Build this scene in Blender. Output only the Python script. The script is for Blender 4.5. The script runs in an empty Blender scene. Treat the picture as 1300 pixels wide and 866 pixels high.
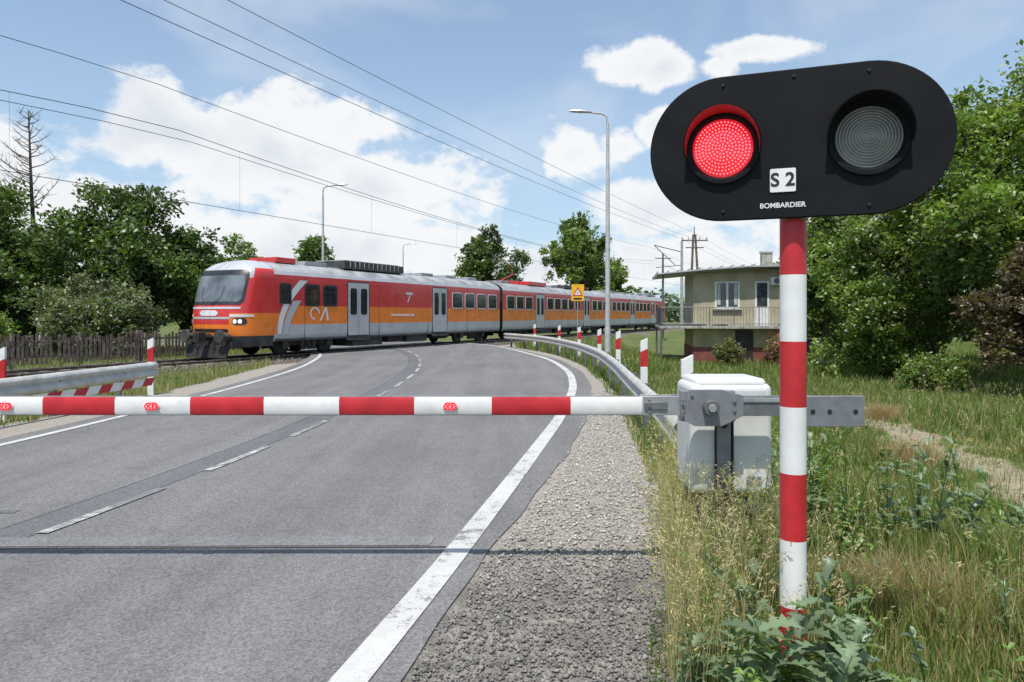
import bpy, math, random
import bmesh
import numpy as np
from mathutils import Vector, Matrix
rad=math.radians
R=random.Random(7)
sc=bpy.context.scene
sc.view_settings.view_transform='Standard'
sc.view_settings.look='None'
sc.view_settings.exposure=0
COL=sc.collection

# ------------------------------------------------------------------ materials
def nmat(name):
    m=bpy.data.materials.new(name); m.use_nodes=True
    nt=m.node_tree; b=nt.nodes['Principled BSDF']
    return m,nt,b
def node(nt,t,**k):
    n=nt.nodes.new(t)
    for a,v in k.items(): setattr(n,a,v)
    return n
def mixc(nt,fac,a,b,mode='MIX'):
    n=nt.nodes.new('ShaderNodeMix'); n.data_type='RGBA'; n.blend_type=mode
    for s,v in ((0,fac),(6,a),(7,b)):
        if isinstance(v,bpy.types.NodeSocket): nt.links.new(v,n.inputs[s])
        elif s==0: n.inputs[0].default_value=v
        else: n.inputs[s].default_value=(v[0],v[1],v[2],1)
    return n.outputs[2]
def mth(nt,op,a,b=None,c=None,clamp=False):
    n=nt.nodes.new('ShaderNodeMath'); n.operation=op; n.use_clamp=clamp
    for i,v in enumerate((a,b,c)):
        if v is None: continue
        if isinstance(v,bpy.types.NodeSocket): nt.links.new(v,n.inputs[i])
        else: n.inputs[i].default_value=v
    return n.outputs[0]
def mrange(nt,v,a,b,c=0.,d=1.,smooth=True):
    n=nt.nodes.new('ShaderNodeMapRange'); n.interpolation_type='SMOOTHSTEP' if smooth else 'LINEAR'
    nt.links.new(v,n.inputs[0])
    for i,x in enumerate((a,b,c,d)): n.inputs[i+1].default_value=x
    return n.outputs[0]
def noise(nt,scale,detail=4,rough=.55,vec=None,dist=0.):
    n=nt.nodes.new('ShaderNodeTexNoise'); n.inputs['Scale'].default_value=scale
    n.inputs['Detail'].default_value=detail; n.inputs['Roughness'].default_value=rough
    n.inputs['Distortion'].default_value=dist
    if vec is None:
        g=nt.nodes.new('ShaderNodeNewGeometry'); vec=g.outputs['Position']
    nt.links.new(vec,n.inputs['Vector'])
    return n.outputs[0]
def pos(nt): return nt.nodes.new('ShaderNodeNewGeometry').outputs['Position']
def bump(nt,b,h,strength=.3,dist=.01):
    n=nt.nodes.new('ShaderNodeBump'); n.inputs['Strength'].default_value=strength
    n.inputs['Distance'].default_value=dist
    nt.links.new(h,n.inputs['Height']); nt.links.new(n.outputs[0],b.inputs['Normal'])
def M(name,col,rough=.5,metal=0.,var=.12,scale=6.,dirt=None,emit=None,es=0.,bumps=0.,coat=0.,spec=.5):
    m,nt,b=nmat(name)
    n=noise(nt,scale,4)
    dk=[c*(1-var*1.6) for c in col]; lt=[min(1,c*(1+var)) for c in col]
    f=mrange(nt,n,.3,.7)
    c=mixc(nt,f,dk,lt)
    if dirt:
        n2=noise(nt,scale*.45,6,.7)
        c=mixc(nt,mrange(nt,n2,.48,.75,0,dirt),c,(.09,.075,.055))
    nt.links.new(c,b.inputs['Base Color'])
    nt.links.new(mrange(nt,n,.2,.8,max(0,rough-.08),min(1,rough+.1)),b.inputs['Roughness'])
    b.inputs['Metallic'].default_value=metal
    b.inputs['Coat Weight'].default_value=coat
    b.inputs['Specular IOR Level'].default_value=spec
    if emit: b.inputs['Emission Color'].default_value=(*emit,1); b.inputs['Emission Strength'].default_value=es
    if bumps: bump(nt,b,noise(nt,scale*12,3),bumps,.005)
    return m
def MF(name,trans=.35,gl=.05):
    m,nt,b=nmat(name); nt.nodes.remove(b)
    a=node(nt,'ShaderNodeVertexColor'); a.layer_name='Col'
    d=node(nt,'ShaderNodeBsdfDiffuse'); t=node(nt,'ShaderNodeBsdfTranslucent'); g=node(nt,'ShaderNodeBsdfGlossy')
    g.inputs['Roughness'].default_value=.45; g.inputs['Color'].default_value=(.8,.85,.8,1)
    tc=mixc(nt,1.,a.outputs[0],(1.6,1.7,.6),'MULTIPLY')
    nt.links.new(a.outputs[0],d.inputs[0]); nt.links.new(tc,t.inputs[0])
    m1=node(nt,'ShaderNodeMixShader'); m1.inputs[0].default_value=trans
    nt.links.new(d.outputs[0],m1.inputs[1]); nt.links.new(t.outputs[0],m1.inputs[2])
    m2=node(nt,'ShaderNodeMixShader'); m2.inputs[0].default_value=gl
    nt.links.new(m1.outputs[0],m2.inputs[1]); nt.links.new(g.outputs[0],m2.inputs[2])
    nt.links.new(m2.outputs[0],nt.nodes['Material Output'].inputs[0])
    return m

mLeaf=MF('leaf',.36); mGrass=MF('grass_blade',.35,.03)
mBark=M('bark',(.10,.08,.06),.9,var=.4,scale=9)
mWhite=M('white_paint',(.74,.74,.72),.38,var=.04,scale=9,dirt=.18)
mRed=M('red_paint',(.50,.022,.03),.36,var=.10,scale=7,dirt=.08)
mGalv=M('galvanised_steel',(.36,.37,.38),.5,.45,.08,14,dirt=.12)
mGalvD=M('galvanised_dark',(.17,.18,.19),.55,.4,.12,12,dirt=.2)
mGrey=M('grey_steel',(.22,.23,.25),.5,.3,.08,12,dirt=.12)
mBlk=M('black_housing',(.0075,.0085,.011),.62,var=.2,scale=5,dirt=.03,spec=.16)
mBlkM=M('black_rubber',(.018,.018,.018),.8,var=.3)
mLampHead=M('lamp_housing',(.50,.51,.52),.4,.15,.1)
mConc=M('concrete',(.36,.35,.32),.9,var=.2,scale=5,dirt=.4,bumps=.4)

# ------------------------------------------------------------------ mesh builder
class MB:
    def __init__(s): s.v=[];s.f=[];s.m=[];s.mats=[]
    def mi(s,mat):
        if mat not in s.mats: s.mats.append(mat)
        return s.mats.index(mat)
    def add(s,vs,fs,mat):
        o=len(s.v); s.v+= [tuple(v) for v in vs]; k=s.mi(mat)
        for f in fs: s.f.append(tuple(i+o for i in f)); s.m.append(k)
    def box(s,c,d,mat,rz=0.):
        hx,hy,hz=d[0]/2,d[1]/2,d[2]/2
        vs=[Vector((x*hx,y*hy,z*hz)) for x in(-1,1) for y in(-1,1) for z in(-1,1)]
        mt=Matrix.Rotation(rz,4,'Z')
        vs=[mt@v+Vector(c) for v in vs]
        s.add(vs,[(0,1,3,2),(4,6,7,5),(0,4,5,1),(2,3,7,6),(0,2,6,4),(1,5,7,3)],mat)
    def cyl(s,p0,p1,r0,r1,mat,n=12,caps=True):
        p0=Vector(p0);p1=Vector(p1);d=(p1-p0)
        if d.length<1e-6: return
        q=d.normalized().to_track_quat('Z','Y')
        vs=[]
        for p,r in((p0,r0),(p1,r1)):
            for i in range(n):
                a=2*math.pi*i/n; vs.append(p+q@Vector((r*math.cos(a),r*math.sin(a),0)))
        fs=[(i,(i+1)%n,n+(i+1)%n,n+i) for i in range(n)]
        if caps: fs+=[tuple(range(n-1,-1,-1)),tuple(range(n,2*n))]
        s.add(vs,fs,mat)
    def tube(s,pts,r,mat,n=8):
        pts=[Vector(p) for p in pts]; vs=[];fs=[]
        for k,p in enumerate(pts):
            d=(pts[min(k+1,len(pts)-1)]-pts[max(k-1,0)]).normalized(); q=d.to_track_quat('Z','Y')
            rr=r[k] if isinstance(r,(list,tuple)) else r
            for i in range(n):
                a=2*math.pi*i/n; vs.append(p+q@Vector((rr*math.cos(a),rr*math.sin(a),0)))
        for k in range(len(pts)-1):
            for i in range(n): fs.append((k*n+i,k*n+(i+1)%n,(k+1)*n+(i+1)%n,(k+1)*n+i))
        fs+=[tuple(range(n-1,-1,-1)),tuple(range((len(pts)-1)*n,len(pts)*n))]
        s.add(vs,fs,mat)
    def prism(s,poly,ax,a,b,mat):
        def P(p,t): return {'x':(t,p[0],p[1]),'y':(p[0],t,p[1]),'z':(p[0],p[1],t)}[ax]
        n=len(poly); vs=[P(p,a) for p in poly]+[P(p,b) for p in poly]
        fs=[(i,(i+1)%n,n+(i+1)%n,n+i) for i in range(n)]+[tuple(range(n-1,-1,-1)),tuple(range(n,2*n))]
        s.add(vs,fs,mat)
    def build(s,name,parent=None,smooth=True,bevel=0.,loc=(0,0,0),rz=0.,seg=2,angle=35):
        me=bpy.data.meshes.new(name); me.from_pydata(s.v,[],s.f)
        for m in s.mats: me.materials.append(m)
        me.polygons.foreach_set('material_index',s.m)
        bm=bmesh.new(); bm.from_mesh(me); bmesh.ops.recalc_face_normals(bm,faces=bm.faces); bm.to_mesh(me); bm.free()
        if smooth:
            me.polygons.foreach_set('use_smooth',[True]*len(me.polygons))
            me.set_sharp_from_angle(angle=rad(angle))
        o=bpy.data.objects.new(name,me); COL.objects.link(o)
        o.location=loc; o.rotation_euler=(0,0,rz)
        if parent: o.parent=parent
        if bevel:
            b=o.modifiers.new('bevel','BEVEL'); b.width=bevel; b.segments=seg; b.limit_method='ANGLE'; b.angle_limit=rad(40)
        return o
def empty(name,loc=(0,0,0),rz=0.):
    o=bpy.data.objects.new(name,None); o.location=loc; o.rotation_euler=(0,0,rz); COL.objects.link(o); return o
def mesh_np(name,V,F,mat,col=None,parent=None,smooth=False):
    V=np.asarray(V,dtype=np.float32); F=np.asarray(F,dtype=np.int32)
    me=bpy.data.meshes.new(name); me.vertices.add(len(V)); me.vertices.foreach_set('co',V.ravel())
    k=F.shape[1]; me.loops.add(F.size); me.loops.foreach_set('vertex_index',F.ravel())
    me.polygons.add(len(F)); me.polygons.foreach_set('loop_start',np.arange(0,F.size,k,dtype=np.int32))
    me.update(calc_edges=True)
    if col is not None:
        a=me.color_attributes.new('Col','FLOAT_COLOR','POINT')
        c=np.ones((len(V),4),np.float32); c[:,:3]=col; a.data.foreach_set('color',c.ravel())
    me.materials.append(mat)
    if smooth: me.polygons.foreach_set('use_smooth',np.ones(len(F),bool))
    o=bpy.data.objects.new(name,me); COL.objects.link(o)
    if parent: o.parent=parent
    return o
def rrect(x0,x1,z0,z1,r,n=4):
    p=[]
    for cx,cz,a0 in((x1-r,z1-r,0),(x0+r,z1-r,90),(x0+r,z0+r,180),(x1-r,z0+r,270)):
        for i in range(n+1):
            a=rad(a0+90*i/n); p.append((cx+r*math.cos(a),cz+r*math.sin(a)))
    return p

# ------------------------------------------------------------------ camera, sun
cam=bpy.data.cameras.new('camera'); co=bpy.data.objects.new('camera',cam); COL.objects.link(co)
co.location=(0,0,1.75); co.rotation_euler=(rad(90),0,0)
cam.sensor_width=36; cam.lens=900/1300*36; cam.shift_y=-33/1300; cam.clip_end=3000; cam.clip_start=.05
sc.camera=co
AZ=198; EL=65
sd=Vector((math.sin(rad(AZ))*math.cos(rad(EL)),math.cos(rad(AZ))*math.cos(rad(EL)),math.sin(rad(EL))))
sl=bpy.data.lights.new('sun','SUN'); so=bpy.data.objects.new('sun',sl); COL.objects.link(so)
sl.energy=5.0; sl.angle=rad(.55); sl.color=(1,.955,.895)
so.rotation_euler=sd.to_track_quat('Z','Y').to_euler(); so.location=(0,0,50)

# ------------------------------------------------------------------ sky
w=bpy.data.worlds.new('World'); sc.world=w; w.use_nodes=True
nt=w.node_tree; bg=nt.nodes['Background']
sky=node(nt,'ShaderNodeTexSky'); sky.sky_type='NISHITA'; sky.sun_disc=False
sky.sun_elevation=rad(EL); sky.sun_rotation=rad(AZ); sky.air_density=1.0; sky.dust_density=.8; sky.ozone_density=1.2
tc=node(nt,'ShaderNodeTexCoord').outputs['Generated']
SKS=.15
blobs=[(215,170,130,75),(330,190,190,90),(470,245,180,60),(90,300,260,75),(380,320,350,70),(640,345,230,42),(440,160,90,40),(900,335,180,50),
 (800,88,62,32),(838,100,50,26),(735,195,55,48),(780,178,42,26),(955,75,75,18),(905,95,30,16),(830,160,35,24),(850,260,140,34),(-60,230,200,80),(1120,290,160,60)]
cur=None
wn=node(nt,'ShaderNodeTexNoise'); wn.inputs['Scale'].default_value=5; wn.inputs['Detail'].default_value=3
nt.links.new(tc,wn.inputs['Vector'])
wa=node(nt,'ShaderNodeVectorMath',operation='MULTIPLY_ADD'); nt.links.new(wn.outputs['Color'],wa.inputs[0]); wa.inputs[1].default_value=(.09,.09,.07)
wb=node(nt,'ShaderNodeVectorMath',operation='ADD'); nt.links.new(tc,wb.inputs[0]); wb.inputs[1].default_value=(-.045,-.045,-.035)
nt.links.new(wb.outputs[0],wa.inputs[2])
for (x,y,rx,ry) in blobs:
    d=Vector(((x-650)/900,1,(400-y)/900)); L=d.length; d.normalize()
    s=node(nt,'ShaderNodeVectorMath',operation='SUBTRACT'); nt.links.new(wa.outputs[0],s.inputs[0]); s.inputs[1].default_value=d
    m_=node(nt,'ShaderNodeVectorMath',operation='MULTIPLY'); nt.links.new(s.outputs[0],m_.inputs[0])
    ax=900*L/rx; az_=900*L/ry; m_.inputs[1].default_value=(ax,ax,az_)
    l=node(nt,'ShaderNodeVectorMath',operation='LENGTH'); nt.links.new(m_.outputs[0],l.inputs[0])
    v=mth(nt,'SUBTRACT',1.,l.outputs['Value'])
    cur=v if cur is None else mth(nt,'MAXIMUM',cur,v)
st=node(nt,'ShaderNodeVectorMath',operation='MULTIPLY'); nt.links.new(tc,st.inputs[0]); st.inputs[1].default_value=(1,1,1.4)
n1=noise(nt,11,7,.60,st.outputs[0],.15); n3=noise(nt,4,4,.55,st.outputs[0],.4)
back=mrange(nt,noise(nt,2.2,2,.55,st.outputs[0]),.5,.75,-1.2,.5)
base=mth(nt,'MAXIMUM',mth(nt,'MAXIMUM',cur,-.9),back)
dens=mth(nt,'ADD',base,mth(nt,'MULTIPLY',mth(nt,'SUBTRACT',n1,.5),2.1))
alpha=mrange(nt,dens,-.02,.36)
wisp=mrange(nt,n3,.42,.8,0,.35)
alpha=mth(nt,'MAXIMUM',alpha,wisp)
shade=mrange(nt,mth(nt,'ADD',dens,mth(nt,'MULTIPLY',mth(nt,'SUBTRACT',n3,.5),-2.8)),.3,1.5)
k=1/SKS
sepz=node(nt,'ShaderNodeSeparateXYZ'); nt.links.new(tc,sepz.inputs[0])
haze=mrange(nt,sepz.outputs[2],-.02,.42,.72,.30)
ccol=mixc(nt,shade,(.95*k,.96*k,.97*k),(.74*k,.78*k,.84*k))
skyc=mixc(nt,1.,sky.outputs[0],(.92,1.0,1.08),'MULTIPLY')
skyc=mixc(nt,haze,skyc,(.56*k,.73*k,.88*k))
fin=mixc(nt,mth(nt,'MULTIPLY',alpha,.95),skyc,ccol)
nt.links.new(fin,bg.inputs[0]); bg.inputs[1].default_value=SKS

# ------------------------------------------------------------------ layout functions
ST=[((-9.4,-6),(-5.9,-6),(-2.1,-6)),((-8.2,1),(-4.75,1),(-1.15,1)),((-7.35,5.3),(-3.88,5.3),(-.35,5.25)),((-6.95,9),(-3.35,9),(.33,9)),
((-6.75,13),(-3.05,13),(1.0,13)),((-6.75,18),(-2.9,18),(1.6,18)),((-7.0,24),(-3.2,24),(1.75,23.5)),((-8.2,30),(-4.3,30.5),(1.1,30.5)),
((-10.8,35),(-7.0,37),(-1.2,38.5)),((-15,39),(-12.5,43),(-7.5,46.5)),((-22,43),(-20,47.5),(-16.5,52)),((-45,52),(-43.5,57),(-42,62)),((-110,78),(-108,83),(-107,88))]
def cr(pts,t):
    n=len(pts); i=min(int(t),n-2); f=t-i
    p=[np.array(pts[max(0,min(n-1,i+k))],float) for k in(-1,0,1,2)]
    return .5*((2*p[1])+(-p[0]+p[2])*f+(2*p[0]-5*p[1]+4*p[2]-p[3])*f*f+(-p[0]+3*p[1]-3*p[2]+p[3])*f**3)
TT=np.linspace(0,12,361)
CL=np.array([cr([s[0] for s in ST],t) for t in TT]); CC=np.array([cr([s[1] for s in ST],t) for t in TT]); CR_=np.array([cr([s[2] for s in ST],t) for t in TT])
TA=-23.85; TS=.4833
def tdist(x,y): return ((x-TA)-TS*y)*.9004
def sm(a,b,x):
    t=np.clip((x-a)/(b-a),0,1); return t*t*(3-2*t)
def roadz(x,y): return .12*(1-sm(2.2,8,np.abs(tdist(x,y))))
def Rl(y): return np.interp(y,[0,3.4,5.25,7.5,10.9,14.3,17.5,23.5,30.5,38.5],[-1.3,-.68,-.35,.08,.66,1.19,1.55,1.75,1.1,-1.2])
def G(y): return np.interp(y,[0,3.4,5,8,12,18,24,30,34,38],[.2,.72,1.05,1.6,1.95,2.35,2.5,2.1,1.3,.2])
def GL(y): return np.interp(y,[0,5,9,13,18,24,30],[-10,-9,-8.0,-7.8,-7.9,-8.2,-9.4])
def wob(x,y): return (np.sin(x*1.7+y*.6)+np.sin(y*2.3-x*.9+1)+np.sin(x*4.1+y*3.3)*.5)/2.5
def gz(x,y):
    e=x-G(np.minimum(y,38))
    z=-.012+0*x
    rise=sm(0,.9,e)*(.04+.05*wob(x,y))
    z=z+np.where(y<40,rise,0)
    dip=sm(1.5,5.5,e)*sm(11,22,y)*.55*(1-sm(60,80,y))
    td=np.abs(tdist(x,y)); keep=sm(3,7,td)
    z=z-dip*keep
    far=sm(9,14,np.abs(x+3))*.06*wob(x*.4,y*.4)
    return z+far*sm(3,6,td)
def strip(name,A,B,mat,dz=0.,parent=None,sub=1):
    V=[];F=[];nn=len(A)
    for i in range(nn):
        for j in range(sub+1):
            p=A[i]+(B[i]-A[i])*j/sub
            V.append((p[0],p[1],float(roadz(p[0],p[1]))+dz))
    w_=sub+1
    for i in range(nn-1):
        for j in range(sub): F.append((i*w_+j,i*w_+j+1,(i+1)*w_+j+1,(i+1)*w_+j))
    return mesh_np(name,V,F,mat,parent=parent)
def unit(v): return v/np.linalg.norm(v,axis=1,keepdims=True)

# ---- asphalt
def asphalt(name,base,lines=True):
    m,nt,b=nmat(name)
    P=pos(nt)
    big=noise(nt,.35,4,.6); mid=noise(nt,3.,5,.65)
    mp=node(nt,'ShaderNodeMapping'); mp.inputs['Scale'].default_value=(1.6,.12,1); mp.inputs['Rotation'].default_value=(0,0,rad(6)); nt.links.new(P,mp.inputs['Vector'])
    lon=noise(nt,1.,4,.6,mp.outputs[0])
    fine=node(nt,'ShaderNodeTexVoronoi'); fine.inputs['Scale'].default_value=75; nt.links.new(P,fine.inputs['Vector'])
    fn=noise(nt,190,2,.6); sp2=noise(nt,32,4,.7)
    c=mixc(nt,mrange(nt,big,.3,.7),[x*.84 for x in base],[x*1.1 for x in base])
    c=mixc(nt,mrange(nt,lon,.35,.72,0,.75),c,[x*1.30 for x in base])
    c=mixc(nt,mrange(nt,mid,.5,.8,0,.55),c,[x*.70 for x in base])
    c=mixc(nt,mrange(nt,sp2,.5,.8,0,.6),c,[x*.62 for x in base])
    sp=mrange(nt,fine.outputs['Color'],.0,1.,.62,1.42,False)
    cc=node(nt,'ShaderNodeVectorMath',operation='SCALE'); nt.links.new(c,cc.inputs[0]); nt.links.new(sp,cc.inputs['Scale'])
    c2=mixc(nt,mrange(nt,fn,.58,.72,0,.6),cc.outputs[0],(.34,.33,.31))
    if lines:
        vo=node(nt,'ShaderNodeTexVoronoi'); vo.feature='DISTANCE_TO_EDGE'; vo.inputs['Scale'].default_value=.33
        dn=node(nt,'ShaderNodeTexNoise'); dn.inputs['Scale'].default_value=1.4; dn.inputs['Detail'].default_value=6; nt.links.new(P,dn.inputs['Vector'])
        ad=node(nt,'ShaderNodeVectorMath',operation='MULTIPLY_ADD'); nt.links.new(dn.outputs['Color'],ad.inputs[0]); ad.inputs[1].default_value=(1.6,1.6,0); nt.links.new(P,ad.inputs[2])
        nt.links.new(ad.outputs[0],vo.inputs['Vector'])
        cr1=mrange(nt,vo.outputs['Distance'],.0,.005,1,0)
        msk=mrange(nt,noise(nt,.25,2),.5,.62)
        c2=mixc(nt,mth(nt,'MULTIPLY',mth(nt,'MULTIPLY',cr1,msk),.6),c2,(.04,.04,.042))
    nt.links.new(c2,b.inputs['Base Color']); b.inputs['Roughness'].default_value=.85; b.inputs['Specular IOR Level'].default_value=.25
    bump(nt,b,fine.outputs['Distance'],.6,.008)
    return m
mRoad=asphalt('asphalt',(.155,.152,.151)); mTar=asphalt('tar_seam',(.122,.123,.128),False); mTarD=asphalt('bitumen_seal',(.045,.046,.05),False); mPatch=asphalt('patch_asphalt',(.168,.167,.17),False); mTarE=asphalt('old_joint',(.09,.091,.096),False)
def paintmat(name,wear):
    m,nt,b=nmat(name)
    n=noise(nt,9,7,.75); n2=noise(nt,1.2,3); n4=noise(nt,90,3,.7)
    f=mrange(nt,mth(nt,'ADD',mth(nt,'ADD',n,mth(nt,'MULTIPLY',n2,.5)),mth(nt,'MULTIPLY',n4,.5)),wear,wear+.2)
    wc=mixc(nt,mrange(nt,n,.3,.7),(.46,.455,.43),(.58,.575,.55))
    nt.links.new(mixc(nt,f,wc,(.17,.168,.168)),b.inputs['Base Color']); b.inputs['Roughness'].default_value=.75
    bump(nt,b,n4,.4,.004)
    return m
mLine=paintmat('road_paint',1.0); mLineW=paintmat('worn_road_paint',.86)
def offs(A,B,d): return A+unit(A-B)*d
mr=np.interp(TT,[0,2,3,4,6,12],[.14,.18,.38,.42,.35,.3])[:,None]
mrj=mr+.010*(np.sin(TT*9)+np.sin(TT*17+1))[:,None]
ER=CR_+unit(CR_-CC)*mrj; ELft=offs(CL,CC,.35)
strip('road',ELft,ER,mRoad,0.,sub=24)
rm=empty('road_markings')
strip('edge_line_a',CR_-unit(CR_-CC)*.15,CR_+unit(CR_-CC)*.04,mLine,.008,rm)
strip('edge_line_b',CL+unit(CC-CL)*-.02,CL+unit(CC-CL)*.11,mLine,.008,rm)
u=unit(CR_-CC)
strip('tar_seam',CC-u*.36,CC+u*.02,mTar,.004,rm)
strip('tar_seam_edge',CC-u*.38,CC-u*.36,mTarE,.006,rm)
seg=np.r_[0,np.cumsum(np.linalg.norm(np.diff(CC,axis=0),axis=1))]
def at(C,s): return np.array([np.interp(s,seg,C[:,0]),np.interp(s,seg,C[:,1])]).T
s=.35
ks=0
while s<60:
    ss=np.linspace(s,s+1.5,8)
    strip('dash_%d'%ks,at(CC,ss)+at(u,ss)*.01,at(CC,ss)+at(u,ss)*.11,mLineW,.010,rm); s+=2.3; ks+=1
def quadpatch(name,pts,mat,dz):
    V=[(x,y,float(roadz(x,y))+dz) for x,y in pts]; return mesh_np(name,V,[tuple(range(len(pts)))],mat,parent=rm)
quadpatch('transverse_patch',[(-7.6,5.30),(-.62,5.38),(-.60,5.60),(-7.6,5.52)],mPatch,.005)
quadpatch('transverse_seal',[(-7.6,5.25),(-.5,5.33),(-.5,5.35),(-7.6,5.275)],mTarD,.006)
quadpatch('repair_patch',[(-7.0,6.2),(-4.4,6.25),(-4.4,6.35),(-7.0,6.3)],mTar,.005)

# ------------------------------------------------------------------ ground
xs=np.unique(np.r_[-np.geomspace(14,900,28)[::-1],np.arange(-14,16,.22),np.geomspace(16,900,28)])
ys=np.unique(np.r_[-np.geomspace(4,400,14)[::-1],np.arange(-4,42,.22),np.geomspace(42,1600,36)])
X,Y=np.meshgrid(xs,ys)
Z=gz(X,Y)
V=np.stack([X.ravel(),Y.ravel(),Z.ravel()],1)
I=np.arange(len(xs)*len(ys)).reshape(len(ys),len(xs))
F=np.stack([I[:-1,:-1].ravel(),I[:-1,1:].ravel(),I[1:,1:].ravel(),I[1:,:-1].ravel()],1)
grav=np.clip(1-sm(-.15,.35,X-G(Y)+.12*wob(X*2,Y*2)),0,1)*sm(-.3,.1,X-Rl(Y)+.3)*(Y<45)
gravL=(1-sm(-.2,.5,GL(Y)-X+.2*wob(X*2,Y)))*(X<-5)*(Y<34)
tball=1-sm(2.4,3.6,np.abs(tdist(X,Y)))
def pathx(y): return np.interp(y,[0,4,7,10,16,30],[3.4,4.3,5.1,5.6,7.0,9.0])
path=(1-sm(.15,.6,np.abs(X-pathx(Y))+.30*wob(X*3,Y*3)))*sm(4,6,Y)*(1-sm(10,16,Y))*.85
col=np.stack([np.clip(grav+gravL,0,1).ravel(),path.ravel(),tball.ravel()],1)
m,nt,b=nmat('ground')
a=node(nt,'ShaderNodeVertexColor'); a.layer_name='Col'; sp=node(nt,'ShaderNodeSeparateColor'); nt.links.new(a.outputs[0],sp.inputs[0])
P=pos(nt)
g1=noise(nt,.5,5,.6); g2=noise(nt,6,5,.7); g3=noise(nt,.02,4,.6)
gc=mixc(nt,mrange(nt,g1,.35,.65),(.085,.13,.035),(.15,.165,.06))
gc=mixc(nt,mrange(nt,g2,.45,.75,0,.6),gc,(.20,.175,.10))
gc=mixc(nt,mrange(nt,g3,.5,.6,0,.5),gc,(.13,.19,.05))
vo=node(nt,'ShaderNodeTexVoronoi'); vo.inputs['Scale'].default_value=55; nt.links.new(P,vo.inputs['Vector'])
vo2=node(nt,'ShaderNodeTexVoronoi'); vo2.inputs['Scale'].default_value=130; nt.links.new(P,vo2.inputs['Vector'])
st=mixc(nt,mrange(nt,vo.outputs['Color'],0,1,0,1,False),(.20,.18,.15),(.54,.50,.44))
st=mixc(nt,mrange(nt,vo2.outputs['Color'],.2,.9,0,.6),st,(.35,.32,.27))
sy=node(nt,'ShaderNodeSeparateXYZ'); nt.links.new(P,sy.inputs[0])
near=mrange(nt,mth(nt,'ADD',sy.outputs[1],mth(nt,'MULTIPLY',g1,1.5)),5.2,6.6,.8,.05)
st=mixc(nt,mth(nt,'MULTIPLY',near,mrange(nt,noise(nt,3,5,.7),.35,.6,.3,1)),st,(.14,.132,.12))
soil=mixc(nt,mrange(nt,g2,.3,.7),(.26,.21,.14),(.38,.33,.24))
bal=mixc(nt,mrange(nt,vo.outputs['Color'],0,1,0,1,False),(.09,.075,.06),(.28,.24,.20))
wb_=mth(nt,'MULTIPLY',mth(nt,'SUBTRACT',g2,.5),.9)
c=mixc(nt,mrange(nt,mth(nt,'ADD',sp.outputs[1],wb_),.35,.6),gc,soil)
c=mixc(nt,mrange(nt,mth(nt,'ADD',sp.outputs[0],wb_),.35,.6),c,st)
c=mixc(nt,mrange(nt,mth(nt,'ADD',sp.outputs[2],wb_),.35,.6),c,bal)
nt.links.new(c,b.inputs['Base Color']); b.inputs['Roughness'].default_value=.95; b.inputs['Specular IOR Level'].default_value=.15
bump(nt,b,mth(nt,'ADD',vo.outputs['Distance'],g2),.7,.03)
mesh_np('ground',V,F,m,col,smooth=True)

# ------------------------------------------------------------------ gravel stones
rng=np.random.default_rng(3)
def stones(name,x,y,z,size,colr,mat):
    n=len(x); base=np.array([[1,0,0],[-1,0,0],[0,1,0],[0,-1,0],[0,0,1],[0,0,-1]],float)
    f=np.array([[0,2,4],[2,1,4],[1,3,4],[3,0,4],[2,0,5],[1,2,5],[3,1,5],[0,3,5]])
    V=base[None]*rng.uniform(.6,1.3,(n,6,1))*size[:,None,None]*np.array([1,1,.6])
    a=rng.uniform(0,6.28,n); ca,sa=np.cos(a)[:,None],np.sin(a)[:,None]
    Vx=V[:,:,0]*ca-V[:,:,1]*sa; Vy=V[:,:,0]*sa+V[:,:,1]*ca
    V=np.stack([Vx+x[:,None],Vy+y[:,None],V[:,:,2]+z[:,None]],2).reshape(-1,3)
    F=(f[None]+np.arange(n)[:,None,None]*6).reshape(-1,3)
    return mesh_np(name,V,F,mat,np.repeat(colr,6,0))
m,nt,b=nmat('stone'); a=node(nt,'ShaderNodeVertexColor'); a.layer_name='Col'; nt.links.new(a.outputs[0],b.inputs['Base Color']); b.inputs['Roughness'].default_value=.9; mStone=m
n=38000
y=2.4+14*rng.random(n)**1.7; t=rng.random(n)
x=Rl(y)+.12+(G(y)+.3-Rl(y))*t+rng.normal(0,.05,n)
lim=Rl(y)+np.interp(y,[3,5,7.5,11,20],[.13,.18,.35,.42,.38])+.02+np.abs(rng.normal(0,.03,n))-(rng.random(n)<.25)*rng.random(n)*.12
k_=x>lim; x=x[k_];y=y[k_]
sz=rng.gamma(2.0,.0027,len(x))+.003
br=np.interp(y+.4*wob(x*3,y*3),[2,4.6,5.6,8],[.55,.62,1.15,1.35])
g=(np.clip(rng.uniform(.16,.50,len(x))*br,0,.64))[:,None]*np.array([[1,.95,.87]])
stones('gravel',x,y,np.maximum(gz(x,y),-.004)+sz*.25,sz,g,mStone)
n=22000
ss=rng.uniform(-20,45,n); d=rng.uniform(-2.7,2.7,n)
x=-11.0+.435*ss+.9*d; y=26.63+.9*ss-.435*d
onr=(x>np.interp(y,ELft[:255,1],ELft[:255,0])-.3)&(x<np.interp(y,ER[:255,1],ER[:255,0])+.3)&(y<52)
x=x[~onr];y=y[~onr]
sz=rng.uniform(.025,.055,len(x))
g=rng.uniform(.09,.28,len(x))[:,None]*np.array([[1,.88,.76]])
stones('track_ballast',x,y,gz(x,y)+rng.uniform(.0,.05,len(x)),sz,g,mStone)

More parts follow.
